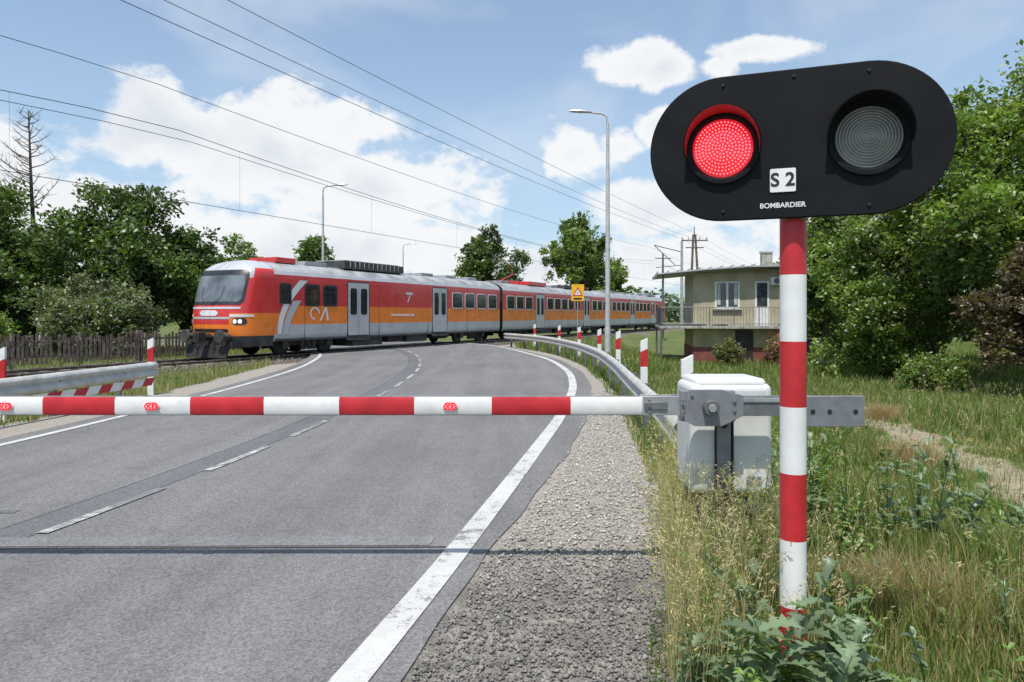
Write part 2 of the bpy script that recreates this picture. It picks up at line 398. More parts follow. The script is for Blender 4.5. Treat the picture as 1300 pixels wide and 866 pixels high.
# ------------------------------------------------------------------ track
TRZ=math.atan2(.9004,.435)
trk=empty('railway_track',(-11.0,26.63,0),TRZ)
mRail=M('rail_steel',(.13,.085,.06),.6,.4,.3,3); mRailT=M('rail_head',(.5,.5,.5),.25,.9,.1)
mSlp=M('sleeper_concrete',(.25,.23,.20),.9,var=.25,scale=3,dirt=.4)
mb=MB()
for sgn in(-1,1):
    yy=sgn*.75
    mb.box((50,yy,.03),(220,.14,.03),mRail); mb.box((50,yy,.08),(220,.025,.09),mRail); mb.box((50,yy,.125),(220,.07,.03),mRailT)
mb.build('rails',trk,False)
mb=MB()
for i in range(-60,250):
    if 7.5<i*.6<19: continue
    mb.box((i*.6,0,.01),(.25,2.5,.07),mSlp)
mb.build('sleepers',trk,False)
mb=MB()
mb.box((13,0,.055),(11.6,1.30,.12),mTar); mb.build('crossing_panel',trk,False,.01)

# ------------------------------------------------------------------ TRAIN
tr=empty('passenger_train',(-11.0,26.63,.02),TRZ)
tRed=M('train_red',(.60,.035,.035),.3,var=.06,scale=1.5,dirt=.08,coat=.3)
tOr=M('train_orange',(.85,.22,.03),.3,var=.05,scale=1.5,dirt=.08,coat=.3)
tSil=M('train_silver',(.50,.51,.53),.38,.1,.05,1.5,dirt=.12)
tRoof=M('train_roof',(.34,.35,.36),.6,.1,.2,1.2,dirt=.35)
tDk=M('train_underframe',(.022,.021,.021),.8,var=.4,scale=3,dirt=.5)
tDk2=M('train_equipment',(.06,.06,.062),.7,var=.3,scale=3,dirt=.4)
tGl=M('train_glass',(.02,.025,.03),.06,var=.2,spec=.8)
tGlF=M('windscreen_glass',(.15,.17,.18),.05,.15,.35,.9,spec=.9)
tFr=M('window_frame',(.03,.03,.034),.4)
tWh=M('train_white',(.72,.73,.74),.35,var=.05,scale=2,dirt=.1)
tLamp=M('headlight',(.85,.85,.85),.1,.3,emit=(1,.95,.85),es=.6)
CS=[(1.36,.72),(1.43,.95),(1.44,1.36),(1.44,1.40),(1.44,2.10),(1.44,2.14),(1.44,3.12),(1.435,3.30),(1.39,3.44),(1.24,3.58),(1.0,3.71),(.6,3.83),(0,3.88)]
def wz(z): return float(np.interp(z,[c[1] for c in CS],[c[0] for c in CS]))
def matz(z):
    return tSil if z<1.38 else tOr if z<2.12 else tRed if z<3.32 else tSil if z<3.45 else tRoof
def carbody(name,s0,s1):
    mb=MB(); prof=[(-a,z) for a,z in CS]+[(a,z) for a,z in CS[::-1][1:]]
    n=len(prof)
    for i in range(n-1):
        (a,za),(b_,zb)=prof[i],prof[i+1]
        mb.add([(s0,a,za),(s1,a,za),(s1,b_,zb),(s0,b_,zb)],[(0,1,2,3)],matz((za+zb)/2))
    mb.add([(s0,a,z) for a,z in prof],[tuple(range(n))],tFr); mb.add([(s1,a,z) for a,z in prof],[tuple(range(n))],tFr)
    mb.add([(s0,-1.36,.72),(s1,-1.36,.72),(s1,1.36,.72),(s0,1.36,.72)],[(0,1,2,3)],tDk)
    return mb.build(name,tr,True,angle=30)
S_END=1.35
def nose_s0(z): return float(np.interp(z,[.5,.9,1.3,1.9,2.15,2.6,3.1,3.35,3.55,3.72,3.82,3.88],[-.22,-.42,-.50,-.48,-.40,-.27,-.09,.04,.20,.46,.78,1.25]))
def nosep(u,z,flip=None,off=0.):
    def P(u,z):
        a=u*math.pi/2; sa=math.sin(a); ca=max(0,math.cos(a))
        y=wz(z)*math.copysign(abs(sa)**.72,sa); s0=nose_s0(z)
        return Vector((S_END-(S_END-s0)*ca**.42,y,z))
    p=P(u,z)
    if off:
        e=.02; a=P(min(u+e,.995),z)-P(max(u-e,-.995),z); b_=P(u,min(z+e,3.87))-P(u,z-e)
        n=b_.cross(a).normalized()
        if n.x>0 and abs(u)<.8: n=-n
        if abs(u)>=.8 and n.y*u<0: n=-n
        p=p+n*off
    if flip is not None: p=Vector((flip-p.x,-p.y,p.z))
    return p
def nosepatch(mb,u0,u1,z0,z1,mat,off,flip=None,nu=14,nz=8,r=0.):
    V=[];F=[]
    for j in range(nz+1):
        z=z0+(z1-z0)*j/nz
        t=j/nz; sh=0
        if r:
            e=min(t,1-t)/.25
            if e<1: sh=r*(1-math.sqrt(max(0,1-(1-e)**2)))
        for i in range(nu+1):
            u_=u0+sh+(u1-u0-2*sh)*i/nu; V.append(nosep(u_,z,flip,off))
    for j in range(nz):
        for i in range(nu): k=j*(nu+1)+i; F.append((k,k+1,k+nu+2,k+nu+1))
    mb.add(V,F,mat)
def nose(name,flip=None):
    mb=MB(); zs=[.55,.72,.95,1.05,1.38,1.6,1.8,1.98,2.12,2.3,2.6,2.9,3.12,3.26,3.36,3.42,3.5,3.6,3.7,3.78,3.84,3.88]
    us=[math.copysign(abs(t)**.8,t) for t in np.linspace(-1,1,45)]
    for j in range(len(zs)-1):
        za,zb=zs[j],zs[j+1]; zm=(za+zb)/2
        for i in range(len(us)-1):
            um=abs(us[i]+us[i+1])/2
            if zm<1.0: mt=tDk2
            elif zm<1.8: mt=tOr if um>.34 else (tRed if zm>1.3 else tOr)
            elif zm<3.1: mt=tRed
            else: mt=tSil if um<.74 or zm>3.5 else tRed
            mb.add([nosep(us[i],za,flip),nosep(us[i+1],za,flip),nosep(us[i+1],zb,flip),nosep(us[i],zb,flip)],[(0,1,2,3)],mt)
    o=mb.build(name,tr,True,angle=50)
    bm=bmesh.new(); bm.from_mesh(o.data); bmesh.ops.remove_doubles(bm,verts=bm.verts,dist=.001); bmesh.ops.recalc_face_normals(bm,faces=bm.faces); bm.to_mesh(o.data); bm.free()
    mb=MB()
    nosepatch(mb,-.64,.64,2.10,3.42,tFr,.008,flip,24,14,.10)
    nosepatch(mb,-.57,.57,2.22,3.20,tGlF,.016,flip,24,12,.08)
    nosepatch(mb,-.22,.22,3.27,3.36,tGl,.016,flip,8,3)
    nosepatch(mb,-.58,.58,1.95,2.03,tSil,.01,flip,16,2)
    nosepatch(mb,-.36,.36,1.58,1.66,tSil,.01,flip,16,2)
    nosepatch(mb,-.13,.13,1.70,1.90,tWh,.012,flip,6,3,.04)
    nosepatch(mb,-.34,.34,1.10,1.22,tFr,.01,flip,16,2,.03)
    for sg in(-1,1):
        a,b_=sorted((sg*.42,sg*.72)); nosepatch(mb,a,b_,1.38,1.62,tFr,.012,flip,10,5,.05)
        a,b_=sorted((sg*.44,sg*.51)); nosepatch(mb,a,b_,1.42,1.57,tLamp,.02,flip,5,5,.02)
        a,b_=sorted((sg*.54,sg*.62)); nosepatch(mb,a,b_,1.42,1.57,tLamp,.02,flip,5,5,.02)
        a,b_=sorted((sg*.36,sg*.84)); nosepatch(mb,a,b_,1.66,1.75,tWh,.012,flip,14,2)
    mb.build(name+'_trim',tr,True,angle=40)
    mb=MB()
    def T(p): p=Vector(p); return p if flip is None else Vector((flip-p.x,-p.y,p.z))
    mb.tube([T((-.46,.1,2.1)),T((-.38,.5,2.4)),T((-.25,.55,2.8))],.014,tFr,6)
    mb.tube([T((-.46,-.1,2.1)),T((-.38,-.5,2.4)),T((-.25,-.55,2.8))],.014,tFr,6)
    for sg in(-1,1):
        mb.cyl(T((-.35,sg*.88,.95)),T((-.75,sg*.88,.95)),.11,.11,tDk2,14); mb.cyl(T((-.75,sg*.88,.95)),T((-.82,sg*.88,.95)),.24,.24,tDk2,18)
        mb.tube([T((-.5,sg*.4,.9)),T((-.75,sg*.42,.6)),T((-.5,sg*.45,.4))],.03,tDk,6)
    mb.cyl(T((-.2,0,.92)),T((-.85,0,.92)),.13,.13,tDk,10); mb.box(T((-.9,0,.92)),(.3,.3,.34),tDk)
    q=[(-.52,-1.05,.62),(-.52,1.05,.62),(-.65,1.05,.16),(-.65,-1.05,.16)]
    mb.add([T(p) for p in q]+[T((p[0]+.08,p[1],p[2])) for p in q],[(0,1,2,3),(4,5,6,7),(0,1,5,4),(2,3,7,6),(1,2,6,5),(0,3,7,4)],tDk)
    mb.box(T((0.1,0,.62)),(1.0,2.2,.25),tDk)
    mb.build(name+'_coupler',tr,True,.01)
cars=[(S_END,20.55),(20.95,42.35),(42.75,64.3-S_END)]
nose('cab_nose'); nose('cab_nose_rear',64.3)
for i,(a,b_) in enumerate(cars): carbody('car_body_%d'%(i+1),a,b_)
mb=MB()
for c in(20.75,42.55): mb.box((c,0,2.15),(.42,2.3,2.9),mBlkM)
mb.build('gangway_bellows',tr,False)
wins=[(3.06,3.86),(4.15,4.95)]; doors=[(5.75,7.2),(12.7,14.1)]
wins+= [(14.75+i*1.42,14.75+i*1.42+1.05) for i in range(4)]
wins+= [(21.6+i*1.42,22.65+i*1.42) for i in range(3)]+[(28.2+i*1.42,29.25+i*1.42) for i in range(5)]+[(38.0+i*1.42,39.05+i*1.42) for i in range(3)]
doors+=[(26.2,27.6),(35.9,37.3)]
wins+=[(43.5+i*1.42,44.55+i*1.42) for i in range(4)]+[(51.3+i*1.42,52.35+i*1.42) for i in range(4)]+[(59.3,60.2)]
doors+=[(49.4,50.8),(57.2,58.6)]
for sg in(-1,1):
    mb=MB(); sd_='near' if sg<0 else 'far'
    Y0=sg*1.44
    def pl(poly,t0,t1,mat): mb.prism(poly,'y',Y0+sg*t0,Y0+sg*t1,mat)
    for a,b_ in wins:
        pl(rrect(a-.06,b_+.06,2.09,2.99,.13),-.02,.012,tWh if a>14 else tFr); pl(rrect(a-.01,b_+.01,2.14,2.94,.09),-.02,.016,tFr); pl(rrect(a+.02,b_-.02,2.17,2.91,.08),-.02,.020,tGl)
        pl(rrect(a+.02,b_-.02,2.66,2.69,.008),-.02,.026,tFr)
    for a,b_ in doors:
        pl(rrect(a-.06,b_+.06,.80,3.22,.1),-.02,.008,tFr); mid=(a+b_)/2
        for p,q in((a,mid-.012),(mid+.012,b_)):
            pl(rrect(p,q,.84,3.16,.04),-.02,.016,tSil); pl(rrect(p+.13,q-.13,1.75,2.92,.1),-.02,.022,tGl)
        pl(rrect(a-.05,b_+.05,.62,.70,.02),-.1,.10,tDk2)
    pl(rrect(1.60,2.25,2.16,2.98,.1),-.02,.012,tFr); pl(rrect(1.66,2.19,2.22,2.92,.08),-.02,.018,tGl)
    def sw(pa,pb,mat,t=.005):
        n_=len(pa); V=[(p[0],Y0+sg*t,p[1]) for p in pa]+[(p[0],Y0+sg*t,p[1]) for p in pb]
        mb.add(V,[(i,i+1,n_+i+1,n_+i) for i in range(n_-1)],mat)
    za=np.linspace(1.0,3.12,14)
    f0=lambda z: 1.50+1.20*((z-1.0)/2.1)**2.2
    sw([(1.36,z) for z in za],[(f0(z)+.02,z) for z in za],tRed,.003)
    zb_=np.linspace(1.0,1.8,5); sw([(1.36,z) for z in zb_],[(f0(z)+.01,z) for z in zb_],tOr,.0045)
    sw([(f0(z),z) for z in za],[(f0(z)+.20+.25*(z-1)/2,z) for z in za],tWh,.006)
    sw([(f0(z)+.28+.25*(z-1)/2,z) for z in za[:9]],[(f0(z)+.55+.55*(z-1)/2,z) for z in za[:9]],tSil,.006)
    for t in range(10):
        a0=t/10*1.5*math.pi; a1=(t+1)/10*1.5*math.pi; cx,cz=3.6,1.80
        q=[(cx+r_*math.cos(a_),cz+r_*.9*math.sin(a_)) for r_,a_ in((.30,a0),(.30,a1),(.22,a1),(.22,a0))]
        mb.add([(p[0],Y0+sg*.0095,p[1]) for p in q],[(0,1,2,3)],tWh)
    mb.add([(p[0],Y0+sg*.0095,p[1]) for p in((3.9,1.5),(4.0,1.5),(4.32,2.05),(4.22,2.05))],[(0,1,2,3)],tWh)
    mb.add([(p[0],Y0+sg*.009,p[1]) for p in((4.34,1.5),(4.46,1.5),(4.34,2.05),(4.24,2.05))],[(0,1,2,3)],tWh)
    for c in(10.3,32.0,47.0):
        if c!=32.0: mb.add([(p[0],Y0+sg*.007,p[1]) for p in((c,2.35),(c+.1,2.35),(c+.35,2.8),(c+.25,2.8))],[(0,1,2,3)],tWh); mb.add([(p[0],Y0+sg*.008,p[1]) for p in((c-.1,2.75),(c+.5,2.75),(c+.5,2.85),(c-.1,2.85))],[(0,1,2,3)],tWh)
    for k_ in range(9):
        pl(rrect(9.0+k_*.22,9.15+k_*.22,1.68,1.78,.02),-.02,.006,tWh)
    for a,b_ in cars:
        pl([(a+.05,.72),(b_-.05,.72),(b_-.05,.80),(a+.05,.80)],-.02,.006,tDk2)
    for c in(3.0,8.0,12.2,16.4,25.2,30.9,34.9,48.8,56.4): pl([(c,.82),(c+.015,.82),(c+.015,3.2),(c,3.2)],-.02,.003,tFr)
    mb.build('side_'+sd_,tr,False)
mb=MB()
bog=[3.6,17.6,23.9,39.4,45.7,60.2]
for c in bog:
    for dx in(-1.3,1.3):
        for sg in(-1,1):
            mb.cyl((c+dx,sg*.70,.58),(c+dx,sg*.84,.58),.47,.47,tDk,24); mb.cyl((c+dx,sg*.84,.58),(c+dx,sg*1.12,.58),.13,.11,tDk2,12)
            mb.cyl((c+dx,sg*.84,.58),(c+dx,sg*.86,.58),.38,.36,tDk2,24)
        mb.cyl((c+dx,-.75,.58),(c+dx,.75,.58),.08,.08,tDk,10)
    for sg in(-1,1):
        mb.box((c,sg*1.02,.62),(2.7,.12,.22),tDk); mb.box((c,sg*1.04,.42),(.9,.14,.2),tDk)
        for dx in(-1.3,1.3): mb.box((c+dx,sg*1.06,.60),(.36,.16,.36),tDk2)
        for dx in(-.35,0,.35): mb.cyl((c+dx,sg*1.05,.5),(c+dx,sg*1.05,.85),.09,.09,tDk2,8)
    mb.box((c,0,.65),(1.0,1.8,.2),tDk)
for a,b_,z,mt in((6.3,8.5,.34,tDk2),(9.0,10.2,.42,tDk),(10.6,12.4,.38,tDk2),(13.0,14.6,.5,tDk),(26.6,29.5,.4,tDk2),(30.2,33.0,.36,tDk),(33.6,36.6,.42,tDk2),(48.5,51.5,.4,tDk2),(52.5,56.8,.4,tDk)):
    mb.box(((a+b_)/2,0,(z+.74)/2),(b_-a,2.5,.74-z),mt)
mb.build('running_gear',tr,True,.012)
mb=MB()
mb.box((2.7,0,3.94),(1.1,1.5,.22),tRed); mb.box((8.4,0,3.99),(4.6,1.9,.36),tDk2); mb.box((8.4,0,4.19),(4.3,1.6,.06),tRoof)
mb.box((4.6,0,3.92),(1.4,1.3,.16),tRoof)
for c in(13.5,16.0,18.5,23.0,31.5,44.0,46.5,50.5,53,56): mb.box((c,0,3.92),(1.1,1.2,.16),tRoof)
mb.box((28.0,0,3.98),(3.0,1.6,.26),tRed); mb.box((35.0,0,3.98),(3.4,1.6,.26),tDk2); mb.box((59.5,0,4.0),(2.5,1.7,.3),tRoof)
for i in range(12): mb.box((6.5+i*.34,-.96,4.00),(.03,.03,.28),tRoof)
mb.build('roof_equipment',tr,True,.03)
mb=MB()
for c in(24.6,38.6):
    for sg in(-.45,.45):
        mb.tube([(c-.9,sg,4.05),(c-.9,sg,3.85)],.04,tRed,6); mb.tube([(c+.9,sg,4.05),(c+.9,sg,3.85)],.04,tRed,6)
    mb.box((c,0,4.07),(2.1,.08,.06),tRed); mb.box((c,.5,4.07),(2.1,.06,.06),tRed); mb.box((c,-.5,4.07),(2.1,.06,.06),tRed)
    if c<30:
        mb.tube([(c-.9,0,4.1),(c+.9,0,4.6)],.035,tRed,6); mb.tube([(c+.9,0,4.6),(c-.3,0,5.4)],.03,tRed,6); mb.tube([(c-.3,-.8,5.35),(c-.3,-.5,5.42),(c-.3,.5,5.42),(c-.3,.8,5.35)],.03,tDk2,6)
    else:
        mb.tube([(c-.9,0,4.1),(c+.9,0,4.25)],.035,tRed,6); mb.tube([(c+.9,0,4.25),(c-.3,0,4.35)],.03,tRed,6)
mb.build('pantographs',tr)

# ------------------------------------------------------------------ SIGNAL
sg_=empty('level_crossing_signal',(1.222,3.08,0),rad(-20))
pz=[2.22,1.925,1.635,1.35,1.06,.77,.48,.19,-.2]
mb=MB()
for i in range(len(pz)-1): mb.cyl((0,.03,pz[i+1]),(0,.03,pz[i]),.0555,.0555,mRed if i%2==0 else mWhite,32,caps=(i in(0,)))
mb.build('post',sg_,True)
HW,HR=.288,.316; zc=2.480; OX=-.002
def oval(hw,r,n=28):
    p=[]
    for i in range(n+1): a=-math.pi/2+math.pi*i/n; p.append((OX+hw+r*math.cos(a),zc+r*math.sin(a)))
    for i in range(n+1): a=math.pi/2+math.pi*i/n; p.append((OX-hw+r*math.cos(a),zc+r*math.sin(a)))
    return p
mb=MB(); mb.prism(oval(HW,HR),'y',-.075,-.045,mBlk)
mb.build('background_board',sg_,True,.004)
mb=MB()
mb.prism(rrect(-.42,.42,zc-.17,zc+.17,.1),'y',-.044,.16,mBlk)
mb.box((0,.03,zc-.24),(.1,.1,.16),mGrey)
mb.build('lamp_case',sg_,True,.006)
mLed=M('red_led',(.9,.08,.09),.3,emit=(1,.20,.20),es=2.3); mLedB=M('red_lens',(.7,.01,.025),.2,emit=(1,.025,.06),es=.5,coat=.6)
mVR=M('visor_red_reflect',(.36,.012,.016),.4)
def rings():
    m,nt,b=nmat('clear_fresnel_lens')
    tc=node(nt,'ShaderNodeTexCoord').outputs['Object']
    s1=node(nt,'ShaderNodeVectorMath',operation='SUBTRACT'); nt.links.new(tc,s1.inputs[0]); s1.inputs[1].default_value=(OX+HW,0,zc)
    s2=node(nt,'ShaderNodeVectorMath',operation='MULTIPLY'); nt.links.new(s1.outputs[0],s2.inputs[0]); s2.inputs[1].default_value=(1,0,1)
    l=node(nt,'ShaderNodeVectorMath',operation='LENGTH'); nt.links.new(s2.outputs[0],l.inputs[0])
    sn=mth(nt,'SINE',mth(nt,'MULTIPLY',l.outputs['Value'],520.))
    f=mrange(nt,sn,-1,1,0,1)
    c=mixc(nt,f,(.12,.12,.105),(.21,.205,.185)); c=mixc(nt,mrange(nt,noise(nt,8,3,.5),.42,.65,0,.4),c,(.30,.29,.26))
    nt.links.new(c,b.inputs['Base Color']); b.inputs['Roughness'].default_value=.26; b.inputs['Metallic'].default_value=.15
    bump(nt,b,sn,.35,.003); return m
mLens=rings()
RL=.128
for k_,(cx,lm) in enumerate(((OX-HW,mLedB),(OX+HW,mLens))):
    mb=MB(); n=40; rows=[(RL+.028,-.0755),(RL+.028,-.095),(RL+.011,-.095),(RL,-.078)]
    V=[];F=[]
    for r_,yy in rows:
        for i in range(n): a=2*math.pi*i/n; V.append((cx+r_*math.cos(a),yy,zc+r_*math.sin(a)))
    for j in range(3):
        for i in range(n): F.append((j*n+i,j*n+(i+1)%n,(j+1)*n+(i+1)%n,(j+1)*n+i))
    mb.add(V,F,mBlk); mb.build('bezel_%d'%k_,sg_)
    mb=MB(); V=[];F=[]
    for j in range(7):
        r_=RL*(1-j/6); yy=-.079-.018*(1-(1-j/6)**2)
        for i in range(n): a=2*math.pi*i/n; V.append((cx+r_*math.cos(a),yy,zc+r_*math.sin(a)))
    for j in range(6):
        for i in range(n): F.append((j*n+i,j*n+(i+1)%n,(j+1)*n+(i+1)%n,(j+1)*n+i))
    mb.add(V,F,lm); mb.build('lens_%d'%k_,sg_,angle=80)
    mb=MB(); V=[];F=[]; nn=36
    for i in range(nn+1):
        t=i/nn; a=rad(-12+204*t); ln=.035+.095*math.sin(math.pi*t)**.8
        for r_,yy in((RL+.028,-.080),(RL+.034,-.080-ln),(RL+.028,-.080-ln),(RL+.022,-.080)):
            V.append((cx+r_*math.cos(a),yy,zc+r_*math.sin(a)))
    for i in range(nn):
        for j in range(3): F.append((i*4+j,(i+1)*4+j,(i+1)*4+j+1,i*4+j+1))
    mb.add(V,F[0::3]+F[1::3],mBlk)
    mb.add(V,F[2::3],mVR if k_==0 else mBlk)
    mb.build('visor_%d'%k_,sg_)
mb=MB()
for i,rr in enumerate(np.arange(0,.120,.0142)):
    cnt=max(1,int(round(2*math.pi*rr/.0150)))
    for j in range(cnt):
        a=2*math.pi*j/cnt+i*.35; x_=OX-HW+rr*math.cos(a); z_=zc+rr*math.sin(a); yy=-.0795-.018*(1-(rr/RL)**2)
        mb.cyl((x_,yy,z_),(x_,yy-.004,z_),.0036,.0022,mLed,6)
mb.build('led_array',sg_)
mb=MB(); mb.prism(rrect(-.095,.008,zc-.205,zc-.105,.006),'y',-.0755,-.079,mWhite); mb.build('number_plate',sg_,False)
def text(s,size,x,z,y,mat,name,par):
    c=bpy.data.curves.new(name,'FONT'); c.body=s; c.size=size; c.align_x='CENTER'; c.align_y='CENTER'; c.extrude=.0006; c.offset=size*.02
    c.materials.append(mat); o=bpy.data.objects.new(name,c); COL.objects.link(o); o.parent=par; o.location=(x,y,z); o.rotation_euler=(rad(90),0,0); return o
text('S 2',.080,-.044,zc-.155,-.0802,mBlkM,'plate_text',sg_)
text('BOMBARDIER',.030,-.045,zc-.262,-.0765,mWhite,'maker_text',sg_)
mb=MB()
for x_,z_ in((-HW,HR-.04),(HW,HR-.04),(-HW,-HR+.04),(HW,-HR+.04),(0,HR-.03)):
    mb.cyl((x_,-.0752,zc+z_),(x_,-.081,zc+z_),.008,.007,mBlkM,8)
mb.build('bolts',sg_)

# ------------------------------------------------------------------ BARRIER
ba=empty('level_crossing_barrier',(0,4.74,0))
mb=MB(); h=.058; zc2=1.145
segs=[(-6.9,-6.1,0),(-6.1,-5.6,1),(-5.6,-5.1,0),(-5.1,-4.6,1),(-4.6,-4.1,0),(-4.1,-3.62,1),(-3.62,-3.12,0),(-3.12,-2.64,1),(-2.64,-2.14,0),(-2.14,-1.65,1),(-1.65,-1.15,0),(-1.15,-.65,1),(-.65,-.135,0),(-.135,.39,1),(.39,.875,0)]
ap=[(-.022,-h),(.022,-h),(.03,-h+.02),(.03,h-.02),(.022,h),(-.022,h),(-.03,h-.02),(-.03,-h+.02)]
for a,b_,k_ in segs:
    mb.prism([(p[0],zc2+p[1]) for p in ap],'x',a,b_,mRed if k_ else mWhite)
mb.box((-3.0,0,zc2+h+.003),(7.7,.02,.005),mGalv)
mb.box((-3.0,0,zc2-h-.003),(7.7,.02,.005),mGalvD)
mb.build('boom_arm',ba,True,angle=30)
mb=MB()
for x_ in(-4.9,-3.36,-2.39,-.41):
    mb.prism([(x_+.052*math.cos(a),zc2+.036*math.sin(a)) for a in np.linspace(0,2*math.pi,24,endpoint=False)],'y',-.031,-.037,mWhite)
    mb.prism([(x_-.046,zc2),(x_-.030,zc2-.024),(x_+.030,zc2-.024),(x_+.046,zc2),(x_+.030,zc2+.024),(x_-.030,zc2+.024)],'y',-.037,-.052,mLedB)
    for i in range(9):
        a=i/9*6.28; mb.cyl((x_+.03*math.cos(a),-.052,zc2+.014*math.sin(a)),(x_+.03*math.cos(a),-.056,zc2+.014*math.sin(a)),.005,.003,mLed,6)
    mb.cyl((x_,-.052,zc2),(x_,-.057,zc2),.008,.004,mLed,6)
mb.build('boom_lamps',ba)
mb=MB()
mb.box((1.02,-.045,1.150),(.31,.02,.125),mGalv); mb.box((1.02,.045,1.150),(.31,.02,.125),mGalv)
mb.box((.95,-.061,1.15),(.15,.012,.05),mGalvD)
mb.box((1.29,-.05,1.150),(.36,.05,.20),mGrey)
mb.prism([(1.13,1.06),(1.20,1.02),(1.38,1.02),(1.52,1.09),(1.52,1.22),(1.38,1.26),(1.16,1.26)],'y',-.09,-.0765,mGrey)
mb.cyl((1.30,-.075,1.145),(1.30,-.14,1.145),.055,.05,mGalvD,24); mb.cyl((1.30,-.14,1.145),(1.30,-.155,1.145),.028,.028,mGalv,6)
mb.box((1.60,-.05,1.15),(.40,.045,.13),mGalvD); mb.box((1.6,-.075,1.19),(.38,.012,.03),mGalv)
mb.box((1.92,-.05,1.13),(.30,.03,.17),mGrey)
mb.box((2.11,-.075,1.118),(.40,.045,.20),mGrey)
for x_ in(1.97,2.08,2.25): mb.cyl((x_,-.098,1.118),(x_,-.103,1.118),.016,.016,mBlkM,12)
for x_,z_ in((.9,1.19),(.9,1.11),(1.12,1.19),(1.12,1.11),(1.18,1.22),(1.46,1.18),(1.46,1.12)): mb.cyl((x_,-.09,z_),(x_,-.10,z_),.011,.011,mGalvD,6)
mb.build('boom_bracket',ba,True,.005)
mMach=M('machine_white',(.62,.63,.61),.42,var=.05,scale=3,dirt=.3)
mb=MB(); mb.box((1.505,.33,.90),(.56,.46,.76),mMach); mb.build('drive_cabinet',ba,True,.05,seg=4)
mb=MB(); mb.box((1.505,.33,1.275),(.49,.42,.08),mMach); mb.build('cabinet_lid',ba,True,.038,seg=4)
mb=MB()
mb.box((1.44,.09,.88),(.10,.025,.62),mGrey); mb.box((1.50,.085,.86),(.012,.03,.66),mBlkM); mb.box((1.385,.085,.86),(.008,.03,.66),mBlkM)
mb.box((1.44,.075,.62),(.06,.02,.05),mBlkM); mb.cyl((1.44,.08,1.0),(1.44,.06,1.0),.018,.018,mBlkM,12)
mb.box((1.65,.095,.62),(.10,.01,.06),mGrey)
mb.build('cabinet_door_trim',ba,True,.004)
mb=MB(); mb.box((1.505,.33,.46),(.44,.38,.14),tDk2); mb.box((1.505,.33,.18),(.34,.32,.46),tDk2); mb.build('pedestal',ba,True,.01)

# ------------------------------------------------------------------ GUARDRAILS
mGalvR=M('guardrail_zinc',(.52,.52,.49),.55,.2,.10,5,dirt=.35)
def guardrail(name,pts,side,step=2.0,striped=False):
    g=empty(name); P_=[cr(pts,t) for t in np.linspace(0,len(pts)-1,(len(pts)-1)*10+1)]; P_=np.array(P_)
    T_=np.gradient(P_,axis=0); T_=unit(T_); N_=np.stack([T_[:,1],-T_[:,0]],1)*side
    prof=[(0,.44),(.035,.455),(.08,.50),(.08,.535),(.015,.58),(.015,.61),(.08,.655),(.08,.69),(.035,.735),(0,.75)]
    V=[];F=[];k=len(prof)
    for i in range(len(P_)):
        for d,z in prof: q=P_[i]+N_[i]*d; V.append((q[0],q[1],z))
    for i in range(len(P_)-1):
        for j in range(k-1): F.append((i*k+j,(i+1)*k+j,(i+1)*k+j+1,i*k+j+1))
    o=mesh_np('w_beam',V,F,mGalvR,parent=g,smooth=True)
    so_=o.modifiers.new('s','SOLIDIFY'); so_.thickness=.004; so_.offset=0
    L=np.r_[0,np.cumsum(np.linalg.norm(np.diff(P_,axis=0),axis=1))]
    mb=MB(); s=.4
    while s<L[-1]:
        x=np.interp(s,L,P_[:,0]);y=np.interp(s,L,P_[:,1]); i=int(np.argmin(abs(L-s))); nn=-N_[i]
        a=math.atan2(T_[i][1],T_[i][0])
        mb.box((x+nn[0]*.12,y+nn[1]*.12,.18),(.06,.11,1.0),mGalvD,a); mb.box((x+nn[0]*.035,y+nn[1]*.035,.6),(.05,.07,.22),mGalvD,a)
        mb.cyl((x+N_[i][0]*.015,y+N_[i][1]*.015,.595),(x+N_[i][0]*.03,y+N_[i][1]*.03,.595),.016,.014,mGalvD,8)
        s+=step
    mb.build('posts',g,False,.004)
    if striped:
        mb=MB(); s=0;k_=0
        while s<L[-1]-.3:
            i0=np.array([np.interp(s,L,P_[:,0]),np.interp(s,L,P_[:,1])]); s2=min(s+.34,L[-1]); i1=np.array([np.interp(s2,L,P_[:,0]),np.interp(s2,L,P_[:,1])])
            d=(i1-i0)/np.linalg.norm(i1-i0); nn=np.array([d[1],-d[0]])*side*.02
            mb.add([(*(i0+nn-d*.12),.26),(*(i1+nn-d*.12),.26),(*(i1+nn),.42),(*(i0+nn),.42)],[(0,1,2,3)],mRed if k_%2 else mWhite)
            s+=.34;k_+=1
        mb.build('striped_board',g,False)
    return g
guardrail('guardrail',[(1.62,6.75),(1.80,8.6),(2.05,12),(2.40,17),(2.55,22),(2.25,28),(1.35,34.2),(-.4,39.5)],-1)
guardrail('guardrail',[(-8.35,8.4),(-8.0,11.5),(-7.65,15.2)],1,1.8,True)

